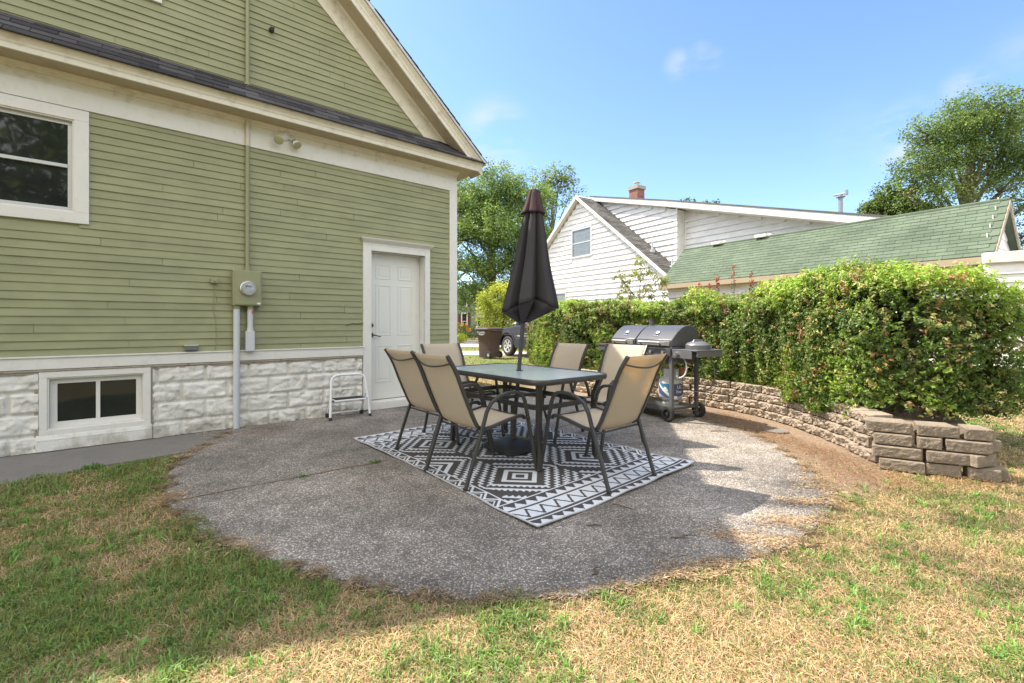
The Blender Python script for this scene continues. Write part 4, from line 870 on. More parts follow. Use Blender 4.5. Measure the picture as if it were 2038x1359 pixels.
mb = MB(); mb.lathe([(.001, 0), (.030, 0), (.027, .03), (.001, .034)], 18, M=Matrix.Translation((.09, -.011, .822)) @ Matrix.Rotation(R(90), 4, 'X')); mb.build('knob', M['chrome'], sb, True)
for x, y in ((-.02, .02), (-.02, .46), (-1.05, .02), (-1.05, .46)):
    mb = MB(); z0 = .03 if x > -1 else .0; mb.tube([(x, y, z0), (x, y, .80)], [(.021, .021)]*2, square=True, up=(1, 0, 0)); mb.build('leg', M['grill_black'] if y > .1 else M['grill_grey'], gr, bevel=.004)
mb = MB(); mb.box((-1.07, .01, .135), (0, .47, .165)); mb.box((-1.07, .0, .12), (0, .012, .175)); mb.build('bottom_shelf', M['grill_black'], gr, bevel=.004)
for y in (-.035, .515):
    MM = Matrix.Translation((-.03, y, .095)) @ Matrix.Rotation(R(90), 4, 'X')
    mb = MB(); mb.lathe([(.055, -.022), (.088, -.022), (.095, -.012), (.095, .012), (.088, .022), (.055, .022)], 28, M=MM, ring=True); wh = mb.build('wheel', M['rubber'], gr, True)
    mb = MB(); mb.lathe([(.001, -.018), (.022, -.018), (.022, .018), (.001, .018)], 12, M=MM)
    for k in range(6):
        a = k*math.pi/3; mb.box((.015, -.007, -.008), (.058, .007, .008), M=MM @ Matrix.Rotation(a, 4, 'Z'))
    mb.build('hub', M['black_plastic'], wh)
mb = MB(); mb.tube([(-.03, -.03, .095), (-.03, .51, .095)], .008, 8); mb.build('axle', M['brushed'], gr, True)
mb = MB(); mb.tube(arcpath([(.04, .12, .80), (.16, .08, .72), (.15, .06, .56), (.02, .06, .52), (-.04, .14, .60)], .09, 7), .009, 8); mb.build('gas_hose', M['white_enamel'], gr, True)
mb = MB(); mb.tube(arcpath([(.22, .40, .80), (.27, .45, .60), (.20, .47, .38), (.0, .36, .33), (-.12, .26, .44)], .14, 8), .008, 8); mb.build('gas_hose', M['grill_grey'], gr, True)
mb = MB(); mb.box((-.62, .16, .60), (-.36, .34, .66)); mb.tube([(-.49, .25, .66), (-.49, .25, .70)], .01, 8); mb.build('grease_tray', M['brushed'], gr, bevel=.004)
mb = MB(); mb.lathe([(.03, 0), (.04, .10), (.043, .10), (.043, .105), (.001, .105)], 16, c=(-.03, .22, .55)); mb.build('grease_can', simple('rusty_tin', (.24, .10, .05), .7, .2, .4, 20), gr, True)
tk = thing('propane_tank', 'white propane tank with blue label on the bottom shelf of the grill cart', 'gas tank', (2.045, 5.86, .166), math.atan2(-.88, .48))
mb = MB(); mb.lathe([(.10, 0), (.102, .03)], 24); mb.build('foot_ring', M['tank'], tk, True)
mb = MB(); mb.lathe([(.001, .03), (.09, .035), (.13, .06), (.150, .10), (.152, .13), (.152, .26), (.148, .29), (.125, .33), (.08, .355), (.03, .362), (.001, .363)], 36); bd = mb.build('body', M['tank'], tk, True)
def patchcyl(mb, a0, a1, fz0, fz1, r, n=16):
    vs = []
    for i in range(n+1):
        t = i/n; a = R(a0+(a1-a0)*t); vs += [(r*math.cos(a), r*math.sin(a), fz0(t)), (r*math.cos(a), r*math.sin(a), fz1(t))]
    mb.add(vs, [(2*i, 2*i+2, 2*i+3, 2*i+1) for i in range(n)])
# camera looks at the tank's side around local angle -48 deg
AC = -48
mb = MB(); patchcyl(mb, AC-72, AC+78, lambda t: .085+.09*abs(t-.5)**1.5*1.6, lambda t: .262, .1530); mb.build('label', M['navy_label'], bd)
mb = MB(); patchcyl(mb, AC-70, AC+8, lambda t: .25-.15*min(1, t*1.4), lambda t: .262-.0*t, .1536); mb.build('label', M['blue_label'], bd)
mb = MB(); patchcyl(mb, AC-70, AC+30, lambda t: .262-.19*min(1, t*1.25)**.8, lambda t: .278-.168*min(1, t*1.2)**.9, .1544); patchcyl(mb, AC-66, AC-5, lambda t: .262, lambda t: .262+.032*math.sin(math.pi*t), .1512)
patchcyl(mb, AC-42, AC-10, lambda t: .168, lambda t: .168+.055*math.sin(math.pi*t), .1546); mb.build('swoosh', M['white_enamel'], bd)
def text(body, size, mat, parent, MM, name='lettering', extr=.0008, bend=None):
    cu = bpy.data.curves.new(name, 'FONT'); cu.body = body; cu.size = size; cu.extrude = extr; cu.align_x = 'CENTER'; cu.align_y = 'CENTER'
    tmp = bpy.data.objects.new('t', cu); COL.objects.link(tmp); dg = bpy.context.evaluated_depsgraph_get(); me = bpy.data.meshes.new_from_object(tmp.evaluated_get(dg)); bpy.data.objects.remove(tmp)
    for v in me.vertices: v.co = bend(v.co) if bend else MM @ v.co
    me.name = name; me.materials.clear(); me.materials.append(mat); o = bpy.data.objects.new(name, me); COL.objects.link(o); o.parent = parent; return o
def cyl_bend(a0, z0, r): return lambda c: Vector(((r+c.z)*math.cos(R(a0)+c.x/r), (r+c.z)*math.sin(R(a0)+c.x/r), z0+c.y))
text('US', .058, M['white_enamel'], bd, None, bend=cyl_bend(AC+42, .222, .1535)); text('line', .058, M['white_enamel'], bd, None, bend=cyl_bend(AC+40, .165, .1535))
mb = MB()
for a0, a1 in ((-200, -140), (-110, -40), (-20, 120)):
    rg = []
    for i in range(9):
        a = R(a0+(a1-a0)*i/8); rg.append([((.098+d)*math.cos(a), (.098+d)*math.sin(a), z) for d, z in ((0, .335), (.003, .335), (.003, .445), (0, .445))])
    mb.loft(rg)
mb.build('collar', M['tank'], tk); mb = MB(); mb.lathe([(.03, .36), (.03, .39), (.02, .40), (.02, .43), (.001, .432)], 14); mb.build('valve', M['brass'], tk, True)

# ================================================================== RETAINING WALL
rw = thing('block_retaining_wall', 'low curved wall of rough tan concrete blocks below the hedge', 'retaining wall', (3.0, 4.0, 0), 0)
def resample(P, L_):
    P = [Vector((x, y, 0)) for x, y in P]; o = []; acc = 0; i = 0; d = 0
    segs = [(a, b, (b-a).length) for a, b in zip(P, P[1:])]; tot = sum(q[2] for q in segs)
    def at(s):
        for a, b, l in segs:
            if s <= l: return a.lerp(b, s/l), (b-a).normalized()
            s -= l
        a, b, l = segs[-1]; return b.copy(), (b-a).normalized()
    return at, tot
at, tot = resample(WALL[::-1], 1)
from mathutils import Vector as V3
def rock_block(Lx, Dp, Hh, seed, smooth_front=False):
    """block: x along wall centred, front face at y=0 facing -y, top at Hh"""
    r = random.Random(seed); nx, nz = 18, 9; mb = MB(); front = []
    for j in range(nz+1):
        for i in range(nx+1):
            x = -Lx/2+Lx*i/nx; z = Hh*j/nz; ed = min(i, nx-i)/nx*2; ez = min(j, nz-j)/nz*2; f = min(1, ed*5)**.7*min(1, ez*4)**.7
            y = -(.004 if smooth_front else .026)*f*(1+1.0*noise.noise(Vector((x*13+seed*3.7, z*16, seed)))) - (.004 if smooth_front else .022)*f*noise.noise(Vector((x*38, z*38, seed))) - (.003 if smooth_front else .010)*f*noise.noise(Vector((x*95, z*95, seed)))
            xx = x*(1-(0 if 0 < j < nz else .012)); front.append((xx, y, z if 0 < j < nz else (z+(.003 if j == 0 else -.003))))
    b = [(-Lx/2*.8, Dp, .0), (Lx/2*.8, Dp, .0), (Lx/2*.8, Dp, Hh), (-Lx/2*.8, Dp, Hh)]
    fs = [(j*(nx+1)+i, j*(nx+1)+i+1, (j+1)*(nx+1)+i+1, (j+1)*(nx+1)+i) for j in range(nz) for i in range(nx)]; n0 = (nx+1)*(nz+1)
    bot = list(range(nx+1)); top = [nz*(nx+1)+i for i in range(nx+1)]
    fs += [tuple(bot)+(n0+1, n0), tuple(top[::-1])+(n0+3, n0+2), tuple(j*(nx+1) for j in range(nz+1))+(n0+3, n0), tuple(j*(nx+1)+nx for j in range(nz, -1, -1))+(n0+1, n0+2), (n0, n0+1, n0+2, n0+3)]
    mb.add(front+b, fs); return mb
protos = []
for sd in range(5):
    o_ = None; protos.append(rock_block(.232, .16, .097, sd+1))
mesh_cache = {}
def add_block(mb, loc, d, first=[0], key=None):
    """d: direction along the wall; the face looks to the camera side"""
    ang = math.atan2(d.y, d.x)
    if key is not None and key in mesh_cache:
        o = bpy.data.objects.new('block', mesh_cache[key]); COL.objects.link(o); o.parent = rw
    else:
        o = mb.build('block', M['wallblock' if key is not None else 'endblock'], rw)
        if key is not None: mesh_cache[key] = o.data
    o.location = Vector(loc)-Vector((3, 4, 0)); o.rotation_euler = (0, 0, ang); return o
cnt = 0
for k in range(4):
    s = .02+(.118 if k % 2 else 0); r = random.Random(k)
    while s < (5.2 if k > 1 else 5.0):
        p, d = at(s); d = -d if False else d
        # face must look toward -x: travelling from near end to far end the face is on the left
        dd = Vector((-d.x, -d.y, 0)); nrm_ = Vector((dd.y, -dd.x, 0)); 
        if nrm_.dot(Vector((0, 0, 0))-p) < 0: dd = -dd; nrm_ = -nrm_
        q = p - nrm_*(.020*k+r.uniform(-.012, .010)); q.z = -.01+k*.098
        add_block(protos[(cnt*7) % 5], q, dd.normalized().lerp(Vector((dd.x+r.uniform(-.05, .05), dd.y, 0)).normalized(), .5), key=(cnt*7) % 5); cnt += 1; s += .2365
# end stack facing the camera
e0 = Vector((3.05, 3.71, 0)); ed = Vector((.62, -.0, 0)); 
rows = [(0, [(.02, .30), (.33, .22), (.57, .20), (.79, .16)]), (1, [(-.02, .33), (.32, .27), (.60, .22)]), (2, [(.00, .26), (.27, .16), (.44, .28), (.73, .17)]), (3, [(-.05, .32), (.28, .27), (.56, .18)])]
A0 = Vector((3.03, 3.69, 0)); A1 = Vector((3.60, 3.42, 0)); A2 = Vector((3.80, 3.60, 0))
at2, tot2 = resample([(2.99, 3.76), (3.3, 3.58), (3.6, 3.43), (3.76, 3.47), (3.9, 3.7)], 1)
for k, row in rows:
    for j, (s, Lx) in enumerate(row):
        p, d = at2(max(0, s+Lx/2)); nn = Vector((d.y, -d.x, 0)); q = p-nn*(.014*k); q.z = -.01+k*.098
        smooth = True; b_ = rock_block(Lx-.010, .17, .095, 30+k*7+j, True); o = add_block(b_, q+Vector((0, (((k*5+j*3) % 4)-1.5)*.008, 0)), d+Vector((0, (((k*3+j*5) % 5)-2)*.02, 0))); bm_ = o.modifiers.new('bevel', 'BEVEL'); bm_.width = .008; bm_.segments = 2; bm_.limit_method = 'ANGLE'; bm_.angle_limit = R(50)

# ================================================================== FOLIAGE helpers
def leaves(name, P, Nn, size, C, parent=None, mat='leaf', asp=.5, curl=.25):
    """one folded leaf (two triangles pairs) per point"""
    n = len(P); d = RNG.normal(0, 1, (n, 3)); d -= Nn*(d*Nn).sum(1, keepdims=True)*.6; d /= np.linalg.norm(d, axis=1, keepdims=True)+1e-9
    nr = Nn+RNG.normal(0, .65, (n, 3)); s_ = np.cross(d, nr); s_ /= np.linalg.norm(s_, axis=1, keepdims=True)+1e-9; up_ = np.cross(s_, d)
    sz = size*RNG.uniform(.6, 1.35, (n, 1))
    a = P-d*sz*.5; b = P+s_*sz*asp*.5+up_*sz*curl*.4-d*sz*.05; c = P+d*sz*.5-up_*sz*curl*.3; e = P-s_*sz*asp*.5+up_*sz*curl*.4-d*sz*.05
    V = np.stack([a, b, c, e], 1).reshape(-1, 3); Q = np.arange(n*4).reshape(-1, 4)
    T1 = Q[:, [0, 1, 2]]; T2 = Q[:, [0, 2, 3]]
    return npmesh(name, V, [T1, T2], M[mat], parent, np.repeat(C, 4, 0))
def unit(n): v = RNG.normal(0, 1, (n, 3)); return v/np.linalg.norm(v, axis=1, keepdims=True)
# ---- hedge
hd = thing('hedge', 'long dense evergreen hedge with yellow-green new growth on the block-walled bed', 'hedge', (2.8, 6.0, .3), 0)
hpath = [(.80, 10.9, 1.5, .38), (.86, 10.3, 1.54, .40), (1.06, 9.3, 1.55, .42), (1.38, 8.6, 1.53, .42), (1.9, 8.05, 1.50, .42), (2.45, 7.65, 1.50, .43), (2.95, 7.25, 1.50, .44), (3.35, 6.8, 1.52, .45), (3.65, 6.3, 1.60, .45), (3.76, 5.75, 1.66, .47), (3.78, 5.3, 1.68, .50), (3.80, 4.95, 1.66, .52), (3.80, 4.58, 1.62, .55), (4.02, 4.43, 1.58, .57), (4.40, 4.52, 1.50, .55)]
hp3 = np.array(hpath); hseg = np.hypot(*(hp3[1:, :2]-hp3[:-1, :2]).T); hcum = np.concatenate([[0], np.cumsum(hseg)]); HL = hcum[-1]
def hsurf(sv, ph, k=1.0):
    """point and normal on the clipped hedge's noisy surface: distance sv along it, section angle ph (0..pi, over the top)"""
    x, y, top, w_ = [np.interp(sv, hcum, hp3[:, q]) for q in range(4)]
    tx = np.interp(sv+.15, hcum, hp3[:, 0])-np.interp(sv-.15, hcum, hp3[:, 0]); ty = np.interp(sv+.15, hcum, hp3[:, 1])-np.interp(sv-.15, hcum, hp3[:, 1]); l = np.hypot(tx, ty)+1e-6; tx /= l; ty /= l
    nx, ny = -ty, tx                                   # towards the patio for a path running to the camera's right
    e = .42; cs_, sn_ = np.cos(ph), np.sin(ph); a = np.sign(cs_)*np.abs(cs_)**e; b = np.sign(sn_)*np.abs(sn_)**e
    zc = (top+.14)/2; hz = (top-.14)/2
    d = 1+.62*(fbm(sv+3, ph*1.1*.8, 1.6, 201)-.5)+.30*(vnoise(sv, ph*.9, 5.5, 205)-.5)
    d = 1+(d-1)*k
    P = np.stack([x+nx*a*w_*d, y+ny*a*w_*d, zc+b*hz*(1+(d-1)*.55)], 1)
    Nn = np.stack([nx*a*1.0, ny*a*1.0, b*.8], 1); return P, Nn/(np.linalg.norm(Nn, axis=1, keepdims=True)+1e-6)
ns_ = 44000; sv = RNG.random(ns_)*HL; b_ = RNG.uniform(-1, 1, ns_); a_ = np.arcsin(np.sign(b_)*np.abs(b_)**(1/.42)); sel = RNG.random(ns_)
ph = np.where(sel < .60, np.pi-a_, np.where(sel < .74, a_, np.arccos(np.sign(b_)*np.abs(b_)**(1/.42)))); P0, N0 = hsurf(sv, ph)
m2 = 4200; th2 = RNG.random(m2)*np.pi-np.pi/2; rr2 = RNG.random(m2)**.5; ec = hp3[-1]    # rounded right end
u3 = unit(m2); u3[:, 0] = np.abs(u3[:, 0]); q3 = np.sign(u3)*np.abs(u3)**.7; q3 *= (1+.35*(vnoise(u3[:, 1]*2, u3[:, 2]*2, 2.2, 7)-.5))[:, None]
P0 = np.concatenate([P0, ec[:3]*np.array([1, 1, 0])+np.array([0, 0, .86])+q3*np.array([.55, .50, .60])]); N0 = np.concatenate([N0, u3])
dirn = N0*.75+np.array([0, 0, .45])+RNG.normal(0, .38, P0.shape); dirn /= np.linalg.norm(dirn, axis=1, keepdims=True)
gapn = fbm(P0[:, 0]*1.2+P0[:, 2]*.8, P0[:, 1]-P0[:, 2], 3.3, 61); kk = (RNG.random(len(P0)) < np.clip((gapn-.30)*7, .06, 1)); kk &= RNG.random(len(P0)) < np.where((P0[:, 0]/P0[:, 1] > 1.0) & (P0[:, 2] < 1.5), .30, 1)
P0, N0, dirn = P0[kk], N0[kk], dirn[kk]
P0 = P0-N0*np.abs(RNG.normal(0, .05, (len(P0), 1)))
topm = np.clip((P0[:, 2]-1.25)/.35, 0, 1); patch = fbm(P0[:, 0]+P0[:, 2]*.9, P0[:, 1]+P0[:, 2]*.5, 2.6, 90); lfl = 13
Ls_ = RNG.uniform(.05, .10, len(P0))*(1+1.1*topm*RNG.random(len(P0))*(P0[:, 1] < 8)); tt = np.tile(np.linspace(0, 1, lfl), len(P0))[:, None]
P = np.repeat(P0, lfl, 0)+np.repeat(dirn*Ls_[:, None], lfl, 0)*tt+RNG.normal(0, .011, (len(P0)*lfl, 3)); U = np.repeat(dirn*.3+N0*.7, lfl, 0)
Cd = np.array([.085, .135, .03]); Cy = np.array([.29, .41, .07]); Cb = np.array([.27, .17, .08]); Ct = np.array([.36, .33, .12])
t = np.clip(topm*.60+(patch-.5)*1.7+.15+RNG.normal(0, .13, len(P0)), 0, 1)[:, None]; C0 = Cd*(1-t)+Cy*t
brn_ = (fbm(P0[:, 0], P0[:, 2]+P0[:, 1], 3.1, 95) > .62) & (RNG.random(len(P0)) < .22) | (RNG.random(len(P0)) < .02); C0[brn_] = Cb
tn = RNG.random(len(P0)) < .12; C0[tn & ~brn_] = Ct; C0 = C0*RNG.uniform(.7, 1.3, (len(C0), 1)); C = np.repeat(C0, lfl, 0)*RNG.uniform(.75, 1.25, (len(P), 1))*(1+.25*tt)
kz = P[:, 2] > .22+.10*RNG.random(len(P))+np.where((P[:, 1] < 4.3), .12, 0); P, U, C = P[kz], U[kz], C[kz]
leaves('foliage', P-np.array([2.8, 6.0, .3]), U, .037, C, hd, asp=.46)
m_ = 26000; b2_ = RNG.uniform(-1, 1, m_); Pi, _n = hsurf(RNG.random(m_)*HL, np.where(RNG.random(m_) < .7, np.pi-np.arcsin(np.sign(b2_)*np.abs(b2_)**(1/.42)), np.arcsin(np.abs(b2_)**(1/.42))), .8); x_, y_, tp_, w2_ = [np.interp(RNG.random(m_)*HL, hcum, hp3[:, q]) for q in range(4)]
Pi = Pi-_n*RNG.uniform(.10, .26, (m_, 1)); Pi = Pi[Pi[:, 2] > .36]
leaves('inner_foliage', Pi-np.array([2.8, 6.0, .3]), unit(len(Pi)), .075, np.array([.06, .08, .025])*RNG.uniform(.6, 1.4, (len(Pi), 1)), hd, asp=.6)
mb = MB(); rt = random.Random(9)
for i in range(46):
    t = rt.uniform(0, len(hpath)-1.001); k = int(t); a, b = hpath[k], hpath[k+1]; f = t-k; x = a[0]+(b[0]-a[0])*f-2.8; y = a[1]+(b[1]-a[1])*f-6.0
    p = [(x, y, -.05)]
    for q in range(4): p.append((p[-1][0]+rt.uniform(-.12, .12), p[-1][1]+rt.uniform(-.12, .12), p[-1][2]+rt.uniform(.2, .3)))
    mb.tube(p, [.018, .015, .012, .008, .004], 6)
    for q in (1, 2, 3):
        for w_ in range(2): mb.tube([p[q], (p[q][0]+rt.uniform(-.35, .35), p[q][1]+rt.uniform(-.35, .35), p[q][2]+rt.uniform(.05, .25))], [.007, .002], 5)
mb.build('stems', M['twig'], hd, True)

# ---- generic tree
def tree(name, label, cat, base, trunk_r, clumps, nleaf, size, colA, colB, group=None, trunk_top=None, sub=8, gap=.45, asp=.6, wind=None, limb=.35, subr=.5):
    """clumps: (x,y,z,r) in world space"""
    t = thing(name, label, cat, base, 0, group); B = np.array(base); r = random.Random(int(base[0]*31+base[1])); CL = np.array(clumps, float)
    vol = CL[:, 3]**2.2; vol /= vol.sum(); subs = []; LS = 14; nsp = max(30, nleaf//LS); i = RNG.choice(len(CL), nsp, p=vol); u = unit(nsp)
    rr = RNG.random(nsp)**.42*1.12; c0 = CL[i, :3]+u*(CL[i, 3]*rr)[:, None]*np.array([1.1, 1.1, .92])
    mr = CL[:, 3].mean(); nv = fbm(c0[:, 0]*.9+c0[:, 1]*.35+50, c0[:, 2]+50, 1.5/max(.25, mr), 7); k = RNG.random(nsp) < np.clip((nv-.5+gap*.42)*6, .02, 1); c0, u, i = c0[k], u[k], i[k]; nsp = len(c0)
    dr = u*.8+np.array([0, 0, .25])+RNG.normal(0, .45, (nsp, 3))+(np.array(wind)*1.6 if wind is not None else 0); dr /= np.linalg.norm(dr, axis=1, keepdims=True)
    ln = (mr*.42+.02)*RNG.uniform(.5, 1.3, nsp); f_ = np.tile(np.linspace(0, 1, LS), nsp)[:, None]
    P = np.repeat(c0, LS, 0)+np.repeat(dr*ln[:, None], LS, 0)*f_+RNG.normal(0, 1, (nsp*LS, 3))*(mr*.055+size*.45); P[:, 2] -= (f_[:, 0]**2)*np.repeat(ln, LS)*.25
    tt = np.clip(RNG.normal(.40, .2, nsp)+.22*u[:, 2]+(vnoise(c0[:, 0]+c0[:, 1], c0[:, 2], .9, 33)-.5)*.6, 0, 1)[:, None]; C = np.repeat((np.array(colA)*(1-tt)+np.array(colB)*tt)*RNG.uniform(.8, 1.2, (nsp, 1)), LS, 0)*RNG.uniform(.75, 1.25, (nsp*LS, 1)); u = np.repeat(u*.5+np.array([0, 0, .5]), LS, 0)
    pick = RNG.choice(nsp, min(nsp, len(CL)*sub)); SB = [(*c0[q], i[q]) for q in pick]
    leaves('crown', P-B, u, size, C, t, asp=asp)
    mb = MB(); top = trunk_top if trunk_top is not None else (CL[:, 0].mean(), CL[:, 1].mean(), CL[:, 2].mean()); tp = np.array(top)-B
    pts = [Vector((0, 0, -.1))]+[Vector(tuple(tp*f))+Vector((r.uniform(-.15, .15)*trunk_r*4, r.uniform(-.15, .15)*trunk_r*4, 0)) for f in (.25, .5, .75, 1)]
    mb.tube(pts, [trunk_r*1.25, trunk_r, trunk_r*.85, trunk_r*.65, trunk_r*.3], 10)
    for c in CL:
        tgt = Vector(tuple(c[:3]-B)); f = max(.22, min(.92, (tgt.z-c[3])/max(.1, tp[2])*.75)); k = f*4; k0 = min(3, int(k)); s0 = pts[k0].lerp(pts[k0+1], k-k0) if k0+1 < len(pts) else pts[-1]
        mid = s0.lerp(tgt, .5)+Vector((r.uniform(-.3, .3), r.uniform(-.3, .3), -.15))*c[3]*.5; mb.tube([s0, mid, tgt], [trunk_r*limb, trunk_r*limb*.6, trunk_r*.10], 7)
    for sx_, sy_, sz_, ci in SB:
        c = CL[int(ci)]; a = Vector(tuple(c[:3]-B)); b = Vector((sx_, sy_, sz_))-Vector(tuple(B)); mb.tube([a, a.lerp(b, .5)+Vector((0, 0, -.06*c[3])), b], [trunk_r*.12, trunk_r*.075, trunk_r*.025], 5)
    mb.build('trunk', M['bark'], t, True); return t
def W(px, py, Y): return ((px-1019)/906*Y, Y, EYE+(645-py)/906*Y)
def cl(L_): 
    o = []
    for px, py, Y, rp in L_: x, y, z = W(px, py, Y); o.append((x, y, z, rp/906*Y))
    return o
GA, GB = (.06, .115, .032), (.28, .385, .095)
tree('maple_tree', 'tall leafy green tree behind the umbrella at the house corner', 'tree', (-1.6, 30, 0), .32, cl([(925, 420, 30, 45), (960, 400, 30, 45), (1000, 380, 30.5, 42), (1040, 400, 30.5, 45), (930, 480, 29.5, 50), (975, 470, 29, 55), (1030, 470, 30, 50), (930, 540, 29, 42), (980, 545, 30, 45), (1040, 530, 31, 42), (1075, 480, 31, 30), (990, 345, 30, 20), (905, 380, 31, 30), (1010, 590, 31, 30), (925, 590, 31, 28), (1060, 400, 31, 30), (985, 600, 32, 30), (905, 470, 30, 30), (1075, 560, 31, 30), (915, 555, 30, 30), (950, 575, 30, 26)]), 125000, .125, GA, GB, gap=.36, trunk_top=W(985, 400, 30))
tree('poplar_tree', 'airy thin-leaved tree between the umbrella top and the white gable', 'tree', (3.2, 34, 0), .18, cl([(1085, 350, 34, 26), (1110, 360, 34, 30), (1135, 385, 34, 22), (1100, 400, 34, 26), (1120, 345, 34, 18), (1080, 420, 34, 24), (1098, 470, 34, 20), (1070, 370, 34, 20)]), 8000, .15, (.07, .11, .035), (.28, .36, .11), gap=.08, sub=7, subr=.55, wind=(.35, 0, .08))
tree('small_maple', 'small bright yellow-green tree behind the dark car', 'tree', (-.45, 22.5, 0), .08, cl([(985, 600, 22.5, 26), (1010, 585, 22.5, 26), (970, 628, 22.5, 20), (1000, 630, 22.3, 26), (1025, 620, 22.5, 20), (1035, 590, 22.7, 18), (1000, 655, 22.5, 22)]), 13000, .11, (.16, .22, .03), (.46, .48, .07), gap=.5)
WR = (.5, 0, .06)
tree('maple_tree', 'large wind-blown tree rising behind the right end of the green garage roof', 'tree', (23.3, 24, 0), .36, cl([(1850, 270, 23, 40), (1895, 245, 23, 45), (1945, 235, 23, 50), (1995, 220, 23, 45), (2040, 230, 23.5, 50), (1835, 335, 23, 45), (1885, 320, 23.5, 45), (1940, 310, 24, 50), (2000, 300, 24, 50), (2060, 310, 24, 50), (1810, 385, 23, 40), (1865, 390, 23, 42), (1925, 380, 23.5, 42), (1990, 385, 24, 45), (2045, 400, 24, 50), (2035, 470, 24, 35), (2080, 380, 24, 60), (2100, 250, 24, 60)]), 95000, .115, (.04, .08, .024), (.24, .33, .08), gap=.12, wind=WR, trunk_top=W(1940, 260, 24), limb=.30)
tree('maple_tree', 'low dark green tree left of the large tree, behind the garage ridge', 'tree', (17.5, 25, 0), .2, cl([(1770, 385, 25, 22), (1745, 420, 25, 24), (1785, 420, 25, 26), (1820, 430, 25, 26), (1720, 440, 25, 16)]), 22000, .13, (.045, .08, .02), (.17, .23, .05), gap=.34, wind=(.3, 0, .05))
tree('maple_tree', 'dark tree tip just showing above the white house roof', 'tree', (13.4, 33, 0), .2, cl([(1372, 410, 33, 16), (1412, 414, 33, 14), (1395, 440, 33, 25)]), 2500, .16, (.04, .07, .02), (.12, .16, .04), gap=.4)
tree('maple_tree', 'tall tree standing beyond the far end of the green house, out of the picture', 'tree', (-13.6, 8.8, 0), .12, [(-6.15, 5.55, 13.0, .26), (-5.7, 5.5, 12.9, .26), (-5.2, 5.35, 12.9, .28), (-5.65, 6.1, 13.2, .22), (-5.1, 5.95, 13.1, .24), (-4.5, 5.75, 13.2, .28), (-5.0, 6.6, 13.3, .20), (-4.2, 6.3, 13.3, .26), (-5.6, 4.9, 12.8, .2), (-9, 8.5, 13.5, .8), (-11, 8, 13, 1.2), (-13, 9, 14, 1.5)], 9000, .11, GA, GB, gap=.4, wind=(.3, -.1, 0), limb=.15, sub=1)
# small sapling behind the hedge and red tipped shoots
tree('sapling', 'thin sapling with sparse leaves rising behind the hedge before the white house', 'sapling', (2.45, 9.0, .2), .022, cl([(1275, 520, 8.8, 10), (1265, 550, 8.8, 12), (1240, 560, 8.8, 12), (1290, 545, 8.8, 12), (1318, 560, 8.8, 11), (1285, 580, 8.8, 14), (1250, 585, 8.8, 14), (1320, 580, 8.8, 8), (1228, 545, 8.8, 7)]), 2600, .050, (.12, .15, .04), (.34, .36, .10), gap=.5, sub=7, asp=.42, subr=.9)
for px, py, hh, Y, lb in ((1393, 562, .13, 7.3, 'short red-tipped shoot above the hedge, leftmost of the red tips'), (1413, 565, .10, 7.3, 'smallest red-tipped shoot above the hedge'), (1428, 548, .20, 7.2, 'middle red-tipped shoot above the hedge, left of the tallest'), (1460, 528, .30, 7.1, 'tallest red-tipped shoot above the hedge'), (1496, 540, .20, 7.0, 'rightmost tall red-tipped shoot above the hedge')):
    x, y, z = W(px, py, Y); t = thing('red_shoot', lb, 'shoot', (x, y, z-hh-.25), 0, 'red-tipped shoots above the hedge'); mb = MB(); mb.tube([(0, 0, -.5), (.01, 0, hh*.5), (0, 0, hh+.25)], [.005, .004, .002], 6); mb.build('stem', M['twig'], t, True)
    m_ = 46; f = RNG.random(m_); zz_ = .10+(hh+.15)*f; a = RNG.random(m_)*6.28; rr = .035*(1-.5*f); Pp = np.stack([rr*np.cos(a), rr*np.sin(a), zz_], 1); C = np.where((f > .42)[:, None], np.array([.34, .05, .025]), np.array([.09, .08, .04]))*RNG.uniform(.6, 1.3, (m_, 1)); leaves('leaves', Pp, np.stack([np.cos(a), np.sin(a), .4+a*0], 1), .045, C, t, asp=.4)
# trees behind the camera, mirrored by the windows
tree('maple_tree', 'broad tree standing behind the camera', 'tree', (2, -13, 0), .3, [(2, -13, 5, 2.6), (4.5, -14, 4, 2.4), (-.5, -13, 4, 2.4), (2, -13, 8, 2.4), (7, -13, 4, 2.6), (9.5, -14, 5.5, 3), (6, -13.5, 8, 2.6), (12.5, -13, 4, 3), (11, -14, 9, 2.5), (15, -11, 6, 3), (-4, -14, 5, 3), (-4, -15, 9, 2.6), (16, -10, 2.5, 2.5), (9, -13, 2, 2.4), (4, -13, 1.8, 2)], 42000, .34, GA, GB, gap=.6)

# ================================================================== NEIGHBOURS
NR = math.atan2(-.836, .548)
def lapwall(mb, poly_top, x0, x1, h0, h1, y, exp, t0=.0, t1=.06, holes=[]):
    """lap siding on a plane facing -y; poly_top(h) -> list of (xa, xb) spans"""
    h = h0
    while h < h1:
        for a, b in poly_top(h+exp*.5):
            segs = [(a, b)]
            for hx0, hx1, hz0, hz1 in holes:
                if hz0-exp < h < hz1:
                    o = []
                    for p, q in segs:
                        if q <= hx0 or p >= hx1: o.append((p, q))
                        else:
                            if p < hx0: o.append((p, hx0))
                            if q > hx1: o.append((hx1, q))
                    segs = o
            for p, q in segs:
                if q-p > .03: mb.prism([(p, y, h), (p, y-t1, h), (p, y-t0, h+exp+.01), (p, y, h+exp+.01)], (0, 0, 0), (q-p, 0, 0))
        h += exp
nh = thing('white_house', 'white lapped house with steep front gable and long low dormer', 'house', (3.74, 21.05, 0), NR)
ap, az, sr_ = -.861, 7.30, .815
def gspan(h): d = (az-.22-h)/sr_; return [(max(ap-d, -6.0), min(ap+d, 4.3))] if d > 0 else []
